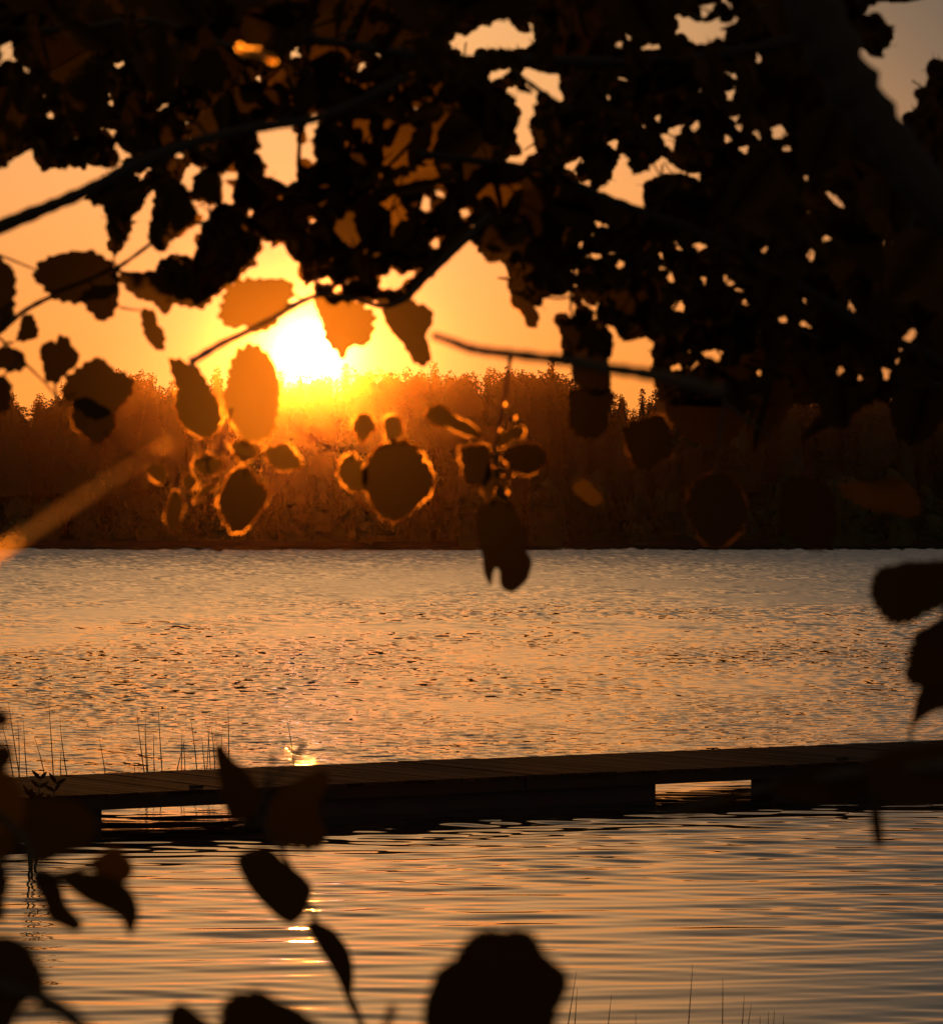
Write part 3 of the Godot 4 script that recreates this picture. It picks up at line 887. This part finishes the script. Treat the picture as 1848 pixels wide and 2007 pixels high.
	for i in line.size():
		var f := float(i) / (line.size() - 1)
		var half := 0.0019 * (1.0 - pow(f, 3.0) * 0.85)
		var c3 := at(line[i].x, line[i].y, lerpf(0.8, 0.86, f)) - at(-60, 1122, 0.8)
		var across := cam_t.basis * Vector3(0.54, 0.84, 0.15)
		var row := [c3 - across * half, c3 - cam_t.basis.z * half * 0.3, c3 + across * half]
		if i > 0:
			for e2 in 2:
				for corner in [prev[e2], row[e2], row[e2 + 1], prev[e2], row[e2 + 1], prev[e2 + 1]]: gst.add_vertex(corner)
		prev = row
	gst.generate_normals()
	var gr := part("grass_stalk", gst.commit(), mats.dry_grass)
	gr.position = at(-60, 1122, 0.8)
	tag(gr, "sun-lit dry grass stalk slanting in from the left edge above the water", "grass stalk")

# ---------------------------------------------------------------- canopy
const CELL := 4.0
const GX0 := -280.0
const GY0 := -240.0
const GW := 600
const GH := 262
var grid := PackedByteArray()   # 0 outside, 1 to be filled, 2 gap in the foliage, 3 filled

func paint(poly: PackedVector2Array, value: int, only := -1) -> void:
	var lo := Vector2(INF, INF)
	var hi := Vector2(-INF, -INF)
	for p in poly:
		lo = lo.min(p)
		hi = hi.max(p)
	for gy in range(maxi(0, int((lo.y - GY0) / CELL)), mini(GH, int((hi.y - GY0) / CELL) + 2)):
		for gx in range(maxi(0, int((lo.x - GX0) / CELL)), mini(GW, int((hi.x - GX0) / CELL) + 2)):
			var i := gy * GW + gx
			if only >= 0 and grid[i] != only: continue
			if Geometry2D.is_point_in_polygon(Vector2(GX0 + (gx + 0.5) * CELL, GY0 + (gy + 0.5) * CELL), poly): grid[i] = value

func gap(a: Array) -> void:            # measured on a picture 2357 wide
	var p := pairs(a)
	for i in p.size(): p[i] *= 0.78405
	paint(p, 2)

func hole(x: float, y: float, rx: float, ry := 0.0) -> void:
	if ry == 0.0: ry = rx
	var p := PackedVector2Array()
	for i in 10: p.append(Vector2(x + (rx + 2.5) * cos(TAU * i / 10), y + (ry + 2.5) * sin(TAU * i / 10)) * 0.78405)
	paint(p, 2)

func alder_leaf(width: float, notch: float, seed_: int) -> Array:
	# half outline of a rounded alder leaf from its base (0,0) to its tip (0,1): [mesh, outline]
	var r := RandomNumberGenerator.new()
	r.seed = seed_
	var half := []
	var rows := 16
	for i in rows + 1:
		var y := float(i) / rows
		var wv := width * pow(sin(PI * pow(y, 0.78)), 0.72) if i > 0 and i < rows else 0.0
		half.append(Vector2(wv, y - notch * (1.0 if i == rows else 0.0)))
	var left := []
	var right := []
	for i in rows + 1:
		var e := 0.02 * (1.0 if i % 2 == 0 else -1.0) if i > 0 and i < rows else 0.0
		left.append(Vector2(-(half[i].x + e + r.randf_range(-0.015, 0.015) * float(i > 0 and i < rows)), half[i].y))
		right.append(Vector2(half[i].x + e + r.randf_range(-0.015, 0.015) * float(i > 0 and i < rows), half[i].y))
	var bow := r.randf_range(0.03, 0.16)
	var fold := r.randf_range(0.05, 0.3)
	var lift := func(q: Vector2) -> Vector3: return Vector3(q.x, q.y, fold * absf(q.x) - bow * q.y * q.y + 0.012 * sin(q.y * 40.0) * absf(q.x) / width)
	var st := SurfaceTool.new()
	st.begin(Mesh.PRIMITIVE_TRIANGLES)
	st.set_smooth_group(0)
	for i in rows:
		for side in [left, right]:
			var a0 := Vector2(0, half[i].y)
			var a1 := Vector2(0, half[i + 1].y)
			var o0: Vector2 = side[i]
			var o1: Vector2 = side[i + 1]
			for p in [a0, o0, o1, a0, o1, a1]: st.add_vertex(lift.call(p))
	# its stalk
	_tube(st, [Vector3(0, 0.03, 0), Vector3(0.01, -0.12, -0.02), Vector3(0.03, -0.26, -0.05)], [0.012, 0.011, 0.012], 5, Vector3.ZERO)
	st.index()
	st.generate_normals()
	var out := []
	for i in range(0, rows + 1, 2): out.append(lift.call(right[i]))
	for i in range(rows - 2, 0, -2): out.append(lift.call(left[i]))
	return [st.commit(), out]

func build_canopy() -> void:
	grid.resize(GW * GH)
	grid.fill(0)
	# where the foliage hangs
	paint(pairs([-160, -120, 2010, -120, 2010, 780, 1290, 780, 1290, 740, 1262, 700, 1105, 700, 1100, 640, 1060, 600, 1000, 575, 930, 470, 905, 470, 862, 520, 824, 560, 790, 585, 700, 590, 640, 590, 585, 545, 560, 480, 528, 468, 510, 480, 490, 530, 470, 548, 400, 590, 345, 590, 292, 470, 224, 505, 205, 405, 165, 392, 255, 322, 0, 330, -160, 340]), 1)
	paint(pairs([1240, 740, 2120, 740, 2120, 806, 1280, 806]), 4, 0)   # in front of the wood, foliage may hang lower
	# the gaps through which the sky shows
	gap([0, 80, 18, 78, 41, 97, 34, 110, 41, 136, 55, 156, 80, 177, 73, 187, 54, 177, 49, 162, 31, 159, 13, 169, 0, 177])
	gap([44, 68, 65, 80, 54, 94, 37, 80])
	gap([282, 159, 307, 149, 310, 160, 300, 174, 290, 166])
	gap([273, 169, 289, 174, 276, 182])
	for h in [[102, 231, 4], [120, 245, 4], [117, 271, 4], [128, 291, 8], [285, 205, 4], [425, 251, 4], [278, 332, 10], [331, 513, 6], [343, 468, 4], [416, 398, 6], [450, 386, 8], [419, 451, 4], [432, 459, 5], [645, 197, 6], [886, 455, 5], [785, 549, 7], [1038, 508, 9], [1161, 534, 11], [1191, 568, 9], [1567, 94, 9], [1552, 115, 9], [1519, 240, 7], [1648, 298, 8], [1732, 279, 6], [1850, 276, 7], [2013, 448, 6], [777, 714, 8], [801, 708, 8], [860, 711, 6], [879, 698, 5], [941, 685, 7], [1110, 602, 8]]: hole(h[0], h[1], h[2])
	for h in [[1531, 636, 6], [1555, 636, 6], [1573, 636, 7], [1653, 638, 6], [1659, 667, 9], [1682, 766, 6], [1760, 716, 6], [2124, 760, 7], [2131, 777, 8], [1809, 695, 5], [1897, 622, 4], [1974, 643, 4], [2127, 917, 6], [2236, 906, 5], [2250, 893, 5], [2343, 948, 4]]: hole(h[0], h[1], h[2])
	for h in [[1040, 260, 7, 13], [1064, 497, 11, 13], [1068, 521, 15, 9], [1092, 510, 10, 10], [1098, 490, 13, 10], [1564, 193, 18, 7], [1534, 211, 8, 11], [1536, 360, 13, 10], [1828, 239, 17, 11], [1857, 214, 4, 12], [818, 701, 11, 8], [844, 724, 8, 13], [1087, 610, 7, 15], [1552, 659, 8, 12], [1440, 679, 11, 6], [1465, 740, 14, 9], [1460, 765, 10, 14], [1486, 763, 11, 17], [1486, 794, 9, 14], [1439, 782, 7, 14], [1700, 766, 9, 17], [1758, 700, 11, 5], [1729, 883, 10, 7], [2067, 596, 13, 10], [1911, 627, 5, 8], [1822, 707, 9, 6], [1848, 725, 12, 6], [2010, 755, 4, 8], [1958, 797, 11, 6]]: hole(h[0], h[1], h[2], h[3])
	gap([391, 273, 395, 266, 430, 260, 425, 268, 393, 279])
	gap([459, 299, 479, 295, 472, 317, 463, 317])
	gap([284, 351, 294, 349, 302, 370, 330, 390, 325, 399, 270, 432, 195, 471, 130, 500, 0, 549, -300, 660, -300, 440, 0, 422, 19, 403, 42, 391, 52, 388, 67, 370, 78, 367, 86, 380, 94, 393, 104, 394, 107, 406, 102, 425, 107, 445, 123, 456, 146, 459, 162, 461, 177, 451, 182, 432, 188, 419, 208, 411, 221, 406, 232, 404, 244, 417, 266, 422, 279, 403, 273, 399, 289, 380])
	gap([317, 451, 354, 425, 367, 437, 364, 445, 351, 458, 325, 458])
	gap([357, 424, 369, 411, 381, 424, 370, 429])
	gap([466, 404, 497, 414, 523, 409, 526, 420, 507, 425, 494, 435, 484, 448, 482, 461, 494, 474, 507, 484, 513, 495, 497, 490, 471, 477, 445, 458, 455, 451, 456, 432, 468, 419])
	gap([468, 494, 487, 494, 507, 502, 542, 511, 533, 533, 526, 552, 510, 555, 481, 563, 487, 549, 484, 516])
	gap([549, 433, 584, 425, 601, 435, 594, 451, 588, 464, 584, 487, 589, 507, 590, 526, 575, 510, 549, 507, 557, 487, 558, 458, 552, 438])
	gap([373, 459, 381, 458, 390, 494, 388, 526, 377, 558, 372, 588, 376, 604, 292, 669, 284, 656, 286, 640, 304, 620, 320, 594, 326, 575, 334, 549, 333, 536, 351, 523, 362, 500])
	gap([335, 668, 375, 640, 400, 603, 440, 595, 480, 560, 530, 560, 540, 572, 520, 590, 505, 580, 495, 600, 495, 630, 480, 648, 455, 640, 410, 652, 380, 672, 345, 678])
	gap([0, 592, 100, 548, 214, 497, 222, 512, 235, 523, 263, 526, 270, 552, 276, 590, 284, 645, 279, 648, 250, 630, 222, 622, 208, 628, 178, 621, 150, 628, 122, 645, 96, 665, 40, 648, 0, 633])
	gap([757, 89, 753, 110, 751, 128, 756, 143, 753, 151, 733, 148, 714, 153, 710, 144, 727, 140, 730, 125, 741, 114])
	gap([902, 151, 912, 162, 921, 177, 912, 181, 891, 175, 894, 162])
	gap([928, 149, 938, 132, 952, 132, 954, 149, 944, 143])
	gap([611, 318, 645, 308, 655, 313, 675, 300, 710, 299, 744, 294, 746, 312, 743, 331, 744, 357, 743, 455, 727, 458, 717, 469, 707, 458, 688, 451, 660, 440, 663, 422, 655, 396, 639, 386, 649, 354, 636, 333])
	gap([779, 273, 792, 273, 795, 295, 798, 273, 824, 295, 801, 308, 795, 328, 782, 341, 788, 357, 783, 386, 795, 404, 754, 427, 757, 357, 759, 312])
	gap([1116, 114, 1139, 88, 1162, 85, 1200, 63, 1218, 58, 1224, 66, 1236, 45, 1258, 37, 1271, 49, 1310, 76, 1312, 60, 1325, 56, 1343, 58, 1343, 71, 1333, 84, 1338, 101, 1320, 123, 1265, 128, 1219, 130, 1200, 129, 1181, 143, 1162, 145, 1139, 127])
	gap([1213, 179, 1284, 166, 1278, 182, 1236, 214, 1215, 216, 1219, 201])
	gap([1294, 192, 1310, 166, 1375, 166, 1392, 182, 1408, 201, 1406, 211, 1395, 218, 1411, 240, 1408, 253, 1388, 253, 1340, 227, 1301, 201])
	gap([1252, 211, 1271, 201, 1297, 211, 1359, 250, 1359, 260, 1343, 269, 1325, 302, 1330, 351, 1349, 383, 1343, 396, 1327, 393, 1297, 419, 1255, 406, 1281, 386, 1291, 351, 1284, 331, 1294, 305, 1293, 279, 1281, 250, 1278, 240])
	gap([1598, 127, 1609, 110, 1632, 109, 1648, 114, 1668, 135, 1645, 135, 1625, 125, 1606, 135])
	gap([1646, 325, 1697, 310, 1720, 312, 1742, 299, 1754, 320, 1733, 333, 1707, 334, 1687, 351, 1682, 388, 1655, 378, 1658, 351])
	gap([1421, 453, 1466, 425, 1476, 445, 1486, 469, 1512, 461, 1525, 442, 1541, 406, 1544, 383, 1554, 378, 1570, 393, 1573, 419, 1596, 430, 1619, 425, 1629, 409, 1655, 390, 1681, 399, 1697, 419, 1726, 435, 1750, 429, 1752, 451, 1771, 458, 1765, 468, 1749, 455, 1707, 437, 1661, 432, 1648, 445, 1625, 451, 1609, 471, 1612, 507, 1606, 532, 1580, 537, 1557, 523, 1525, 505, 1482, 490, 1453, 471, 1434, 469])
	gap([1408, 438, 1411, 409, 1447, 388, 1460, 399, 1457, 416, 1424, 438])
	gap([1726, 23, 1736, -10, 1822, -10, 1832, 20, 1851, 45, 1835, 40, 1822, 22, 1800, 20, 1785, 32, 1757, 40, 1740, 32])
	gap([1668, 42, 1713, 31, 1752, 49, 1800, 45, 1806, 42, 1838, 47, 1861, 57, 1822, 63, 1814, 78, 1811, 99, 1789, 104, 1776, 102, 1767, 115, 1757, 114, 1736, 115, 1681, 80, 1694, 65, 1694, 54])
	gap([1812, 180, 1835, 182, 1845, 201, 1841, 218, 1806, 226, 1815, 208])
	gap([1819, 276, 1830, 276, 1856, 312, 1851, 325, 1835, 331, 1837, 312, 1822, 295])
	gap([1815, 328, 1845, 344, 1832, 360, 1809, 354])
	gap([1854, 354, 1872, 380, 1867, 391, 1838, 386])
	gap([1874, 325, 1890, 326, 1903, 357, 1887, 362, 1882, 341])
	gap([1924, 320, 1963, 305, 1976, 347, 1932, 349])
	gap([1945, 359, 1975, 357, 1978, 385, 1952, 373])
	gap([2056, 469, 2069, 472, 2121, 520, 2111, 528, 2078, 507])
	gap([2116, 37, 2163, 26, 2179, 15, 2212, -8, 2700, -60, 2700, 200, 2357, 153, 2322, 154, 2322, 224, 2290, 226, 2293, 253, 2290, 278, 2273, 279, 2264, 302, 2270, 360, 2264, 367, 2238, 338, 2202, 292, 2195, 260, 2166, 250, 2122, 185, 2129, 153, 2148, 112, 2176, 130, 2186, 141, 2212, 123, 2225, 104, 2228, 84, 2221, 65, 2202, 42, 2163, 36])
	gap([2064, 18, 2075, -6, 2086, -6, 2072, 14])
	gap([606, 536, 645, 510, 626, 545, 606, 542])
	gap([600, 555, 626, 573, 621, 584, 600, 573])
	gap([632, 588, 668, 571, 670, 595, 640, 602])
	gap([624, 597, 644, 612, 620, 655])
	gap([600, 690, 620, 660, 678, 594, 697, 607, 720, 644, 746, 649, 759, 692, 748, 714, 736, 727, 733, 708, 697, 693, 649, 690, 600, 708])
	gap([947, 727, 951, 692, 986, 670, 1012, 682, 1050, 674, 1051, 683, 1025, 705, 990, 708, 1022, 714, 1016, 724, 990, 732, 960, 727])
	gap([882, 753, 921, 750, 941, 786, 899, 770])
	gap([1149, 601, 1168, 601, 1152, 630, 1145, 653, 1168, 669, 1200, 675, 1219, 649, 1228, 656, 1236, 633, 1252, 643, 1268, 675, 1271, 695, 1284, 714, 1270, 731, 1270, 757, 1284, 768, 1301, 771, 1304, 805, 1320, 820, 1333, 820, 1343, 792, 1353, 779, 1340, 750, 1366, 740, 1388, 742, 1424, 729, 1440, 753, 1434, 792, 1411, 797, 1382, 795, 1388, 812, 1403, 844, 1405, 899, 1427, 906, 1427, 960, 1084, 960, 1084, 890, 1077, 883, 1071, 841, 1081, 812, 1077, 776, 1051, 757, 1025, 747, 1051, 720, 1100, 660, 1130, 620])
	gap([1486, 547, 1521, 565, 1512, 578, 1476, 567])
	gap([1466, 571, 1495, 588, 1486, 593, 1465, 580])
	gap([1458, 583, 1479, 596, 1473, 602, 1453, 597])
	gap([1439, 607, 1470, 607, 1447, 630, 1437, 623])
	gap([1434, 640, 1453, 635, 1508, 633, 1507, 648, 1437, 646])
	gap([1406, 669, 1421, 661, 1429, 670, 1415, 673])
	gap([1413, 687, 1424, 687, 1453, 724, 1434, 721])
	gap([1505, 776, 1517, 776, 1525, 808, 1551, 838, 1590, 847, 1609, 841, 1638, 854, 1629, 877, 1635, 912, 1612, 925, 1632, 948, 1632, 1000, 1524, 1000, 1520, 932, 1534, 919, 1525, 890, 1531, 857, 1521, 825])
	gap([1619, 830, 1635, 812, 1642, 818, 1632, 844])
	gap([1729, 604, 1763, 606, 1762, 636, 1752, 641, 1739, 627])
	gap([1655, 688, 1684, 675, 1684, 709, 1677, 711])
	gap([1672, 922, 1684, 912, 1707, 906, 1718, 919, 1700, 929, 1681, 933])
	gap([1742, 886, 1771, 872, 1800, 867, 1809, 873, 1796, 909, 1776, 896, 1745, 893])
	gap([1726, 896, 1749, 896, 1736, 935, 1726, 922])
	gap([2022, 615, 2039, 643, 2023, 657, 2010, 640])
	gap([1838, 740, 1864, 747, 1871, 782, 1861, 782, 1854, 760])
	gap([1981, 800, 2007, 800, 2031, 820, 2013, 825])
	gap([2270, 812, 2293, 820, 2290, 844, 2270, 864, 2264, 883, 2244, 883, 2241, 854, 2260, 828])
	gap([2093, 914, 2113, 914, 2108, 935, 2088, 942])
	gap([2147, 924, 2160, 953, 2134, 948])
	gap([2176, 922, 2186, 925, 2197, 950, 2180, 945])
	gap([2199, 903, 2228, 917, 2221, 953, 2205, 956])
	gap([1884, 935, 1897, 919, 1906, 932, 1897, 948])
	gap([1013, 200, 1030, 205, 1024, 215])

	# the limbs that carry it
	rng.seed = 505
	var limbs := []
	var add := func(called: String, label: String, d: float, r0: float, r1: float, line: Array, m: Material) -> Node3D:
		var o := shoot(Vector2(line[0], line[1]), d, label, called)
		stem_of(o, "stem", line, d, r0, r1, m)
		limbs.append([o, spline(pairs(line), 4, false), d])
		return o
	add.call("alder_bough", "thick alder bough slanting up from the left edge across the orange sky", 2.5, 0.0052, 0.0028, [-200, 530, 0, 445, 90, 408, 170, 374, 265, 324, 380, 280, 500, 250, 640, 226, 800, 150], mats.bark)
	var top: Node3D = add.call("alder_bough", "level alder bough under the topmost bright gap in the foliage", 2.9, 0.0034, 0.0052, [560, 70, 700, 90, 880, 116, 1000, 116, 1250, 122, 1420, 105, 1600, 60, 1760, -60], mats.bark)
	stem_of(top, "twig", [1010, 118, 1004, 138, 1040, 165, 1075, 190, 1120, 215], 2.95, 0.0022, 0.0016)
	stem_of(top, "twig", [1004, 138, 980, 158, 950, 178], 2.95, 0.0016, 0.001)
	add.call("alder_bough", "alder bough sloping down to the right through the middle of the foliage", 3.1, 0.003, 0.0056, [820, 300, 1000, 325, 1090, 346, 1180, 386, 1250, 414, 1400, 470, 1560, 560, 1700, 640, 1900, 740], mats.bark)
	add.call("alder_bough", "thick blurred alder limb beside the grey sky gap at the top right", 2.0, 0.014, 0.012, [1480, -220, 1590, 10, 1660, 150, 1740, 272, 1840, 400, 2000, 560], mats.bark)
	add.call("alder_branch", "alder branch along the top left of the foliage", 3.4, 0.0034, 0.0016, [-200, 40, 100, 60, 300, 40, 500, 100, 700, 60], mats.twig)
	var mid: Node3D = add.call("alder_branch", "alder branch running through the dense foliage at the right, above the wood", 3.5, 0.0015, 0.003, [1140, 480, 1300, 520, 1450, 600, 1640, 680, 1850, 760, 2000, 800], mats.twig)
	stem_of(mid, "twig", [1150, 470, 1160, 520, 1180, 590, 1150, 625], 3.5, 0.0012, 0.0008)
	add.call("alder_branch", "alder branch with leaves glowing straight above the sun", 3.3, 0.0022, 0.0016, [600, 120, 590, 240, 586, 350, 600, 400, 640, 450, 700, 500], mats.twig)
	var far_right: Node3D = add.call("alder_branch", "alder branch hanging in the dark right-hand part of the foliage", 3.3, 0.003, 0.0016, [2000, 120, 1900, 250, 1800, 400, 1760, 540, 1750, 700], mats.twig)
	stem_of(far_right, "twig", [1330, 20, 1380, 38, 1420, 22, 1460, 30, 1500, 10], 3.3, 0.0022, 0.0018)
	add.call("alder_branch", "alder branch with crowded leaves at the top centre", 3.6, 0.003, 0.0018, [1100, -200, 1120, 0, 1180, 160, 1260, 260, 1330, 330], mats.twig)
	add.call("alder_branch", "alder branch with crowded leaves at the top left, over the bough", 3.7, 0.003, 0.0016, [330, -200, 300, 0, 330, 120, 360, 220, 440, 330], mats.twig)

	# fill with leaves, larger ones first, none across a gap
	var shapes := [alder_leaf(0.46, 0.03, 1), alder_leaf(0.42, 0.05, 2), alder_leaf(0.38, 0.0, 3), alder_leaf(0.48, 0.06, 4), alder_leaf(0.33, 0.0, 5), alder_leaf(0.44, 0.02, 6)]
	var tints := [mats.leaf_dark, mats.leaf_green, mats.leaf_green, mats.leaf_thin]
	var order := []
	for i in GW * GH:
		if grid[i] == 1: order.append(i)
	for i in range(order.size() - 1, 0, -1):
		var j := rng.randi() % (i + 1)
		var t: int = order[i]
		order[i] = order[j]
		order[j] = t
	var counts := {}
	for pass_ in [[150.0, 215.0, 3, 0.45, 0.0], [95.0, 150.0, 5, 0.35, 0.0], [58.0, 95.0, 7, 0.3, 0.01], [34.0, 58.0, 9, 0.15, 0.05], [26.0, 42.0, 8, 0.01, 0.15], [34.0, 52.0, 14, 0.005, 0.55]]:
		for i in order:
			if grid[i] != 1: continue
			var target := Vector2(GX0 + (i % GW + 0.5) * CELL, GY0 + (i / GW + 0.5) * CELL)
			var outside := target.x < -25 or target.x > 1875 or target.y < -25
			if outside and pass_[1] < 100.0: continue
			var best := []
			var best_gain := 0.0
			for tr in pass_[2]:
				var L := rng.randf_range(pass_[0], pass_[1])
				var d := rng.randf_range(2.9, 4.3)
				var sh: int = rng.randi() % shapes.size()
				var hang := rng.randfn(PI, 0.9)      # most leaves hang
				var b := Basis(Vector3(0, 0, 1), hang) * Basis(Vector3(1, 0, 0), rng.randfn(0.0, 0.5)) * Basis(Vector3(0, 1, 0), rng.randfn(0.0, 0.5))
				var centre := b * Vector3(0, 0.5, 0)
				var off := Vector2(rng.randf_range(-0.3, 0.3), rng.randf_range(-0.3, 0.3)) * L
				var base := target + off - Vector2(centre.x, -centre.y) * L
				var poly := PackedVector2Array()
				for q in shapes[sh][1]:
					var w: Vector3 = b * q
					poly.append(base + Vector2(w.x, -w.y) * L)
				var res := cover(poly, pass_[4])
				if res.x > pass_[4] * res.z: continue
				if res.y < pass_[3] * res.z: continue
				var worth := res.y - 0.8 * res.x
				if best.is_empty() or worth > best_gain:
					best_gain = worth
					best = [sh, b, L, d, base, poly]
			if best.is_empty(): continue
			mark(best[5])
			var c := target
			var near = limbs[0]
			var dist := INF
			for lb in limbs:
				for p in lb[1]:
					var dd: float = p.distance_squared_to(c)
					if dd < dist and counts.get(lb[0], 0) < 290:
						dist = dd
						near = lb
			counts[near[0]] = counts.get(near[0], 0) + 1
			var depth: float = best[3] - 3.3 + near[2] if near[2] > 2.6 else best[3]
			var thin := rng.randi() % 3
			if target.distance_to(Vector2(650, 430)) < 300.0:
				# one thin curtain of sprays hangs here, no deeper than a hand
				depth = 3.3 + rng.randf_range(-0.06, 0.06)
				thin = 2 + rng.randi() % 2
			var size: float = best[2] / F * depth
			var xf := Transform3D(cam_t.basis * best[1] * size, at(best[4].x, best[4].y, depth) - near[0].position)
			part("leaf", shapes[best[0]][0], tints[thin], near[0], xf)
	# a sun-lit catkin in the upper foliage
	var cat := thing("alder_catkin", at(470, 92, 1.9), "curved catkin glowing orange in the dark foliage above the sun", "catkin")
	stem_of(cat, "stem", [455, 80, 470, 92, 495, 103, 520, 108, 538, 118], 1.9, 0.0007, 0.0005)
	for q in [[470, 92, 1.0], [478, 100, 1.4], [492, 100, 1.2], [506, 102, 1.3], [516, 108, 1.1], [530, 114, 1.3], [535, 119, 1.0]]:
		var rr: float = 9.0 * q[2]
		leaf(cat, pairs([q[0] - rr, q[1], q[0], q[1] - rr * 0.8, q[0] + rr, q[1] + 2, q[0], q[1] + rr * 0.9]), 1.9, mats.dry_grass, {"serr": 0.0})

func cover(poly: PackedVector2Array, tolerated: float) -> Vector3:
	# cells of a leaf's outline: (on gaps, on bare foliage area, all)
	var gapc := 0
	var bare := 0
	var total := 0
	var lo := poly[0]
	var hi := poly[0]
	for p in poly:
		lo = lo.min(p)
		hi = hi.max(p)
	var n := poly.size()
	var area := 0.0
	for i in n: area += poly[i].cross(poly[(i + 1) % n])
	var most := int(absf(area) * 0.5 * tolerated * 1.1 / (CELL * CELL))
	for gy in range(int((lo.y - GY0) / CELL), int((hi.y - GY0) / CELL) + 1):
		if gy < 0 or gy >= GH: continue
		var y := GY0 + (gy + 0.5) * CELL
		var x0 := INF
		var x1 := -INF
		for i in n:
			var a := poly[i]
			var b := poly[(i + 1) % n]
			if (a.y <= y) != (b.y <= y):
				var x := a.x + (y - a.y) / (b.y - a.y) * (b.x - a.x)
				x0 = minf(x0, x)
				x1 = maxf(x1, x)
		if x1 < x0: continue
		for gx in range(maxi(0, int((x0 - GX0) / CELL)), mini(GW - 1, int((x1 - GX0) / CELL)) + 1):
			total += 1
			var g := grid[gy * GW + gx]
			if g == 1: bare += 1
			elif g == 2 or g == 0:
				gapc += 1
				if gapc > most: return Vector3(1e9, 0, 1)
	return Vector3(gapc, bare, maxf(total, 1))

func mark(poly: PackedVector2Array) -> void:
	# leaves overlap their neighbours a little
	var c := Vector2.ZERO
	for p in poly: c += p / poly.size()
	var inner := poly.duplicate()
	for i in inner.size(): inner[i] = c.lerp(poly[i], 0.86)
	paint(inner, 3, 1)
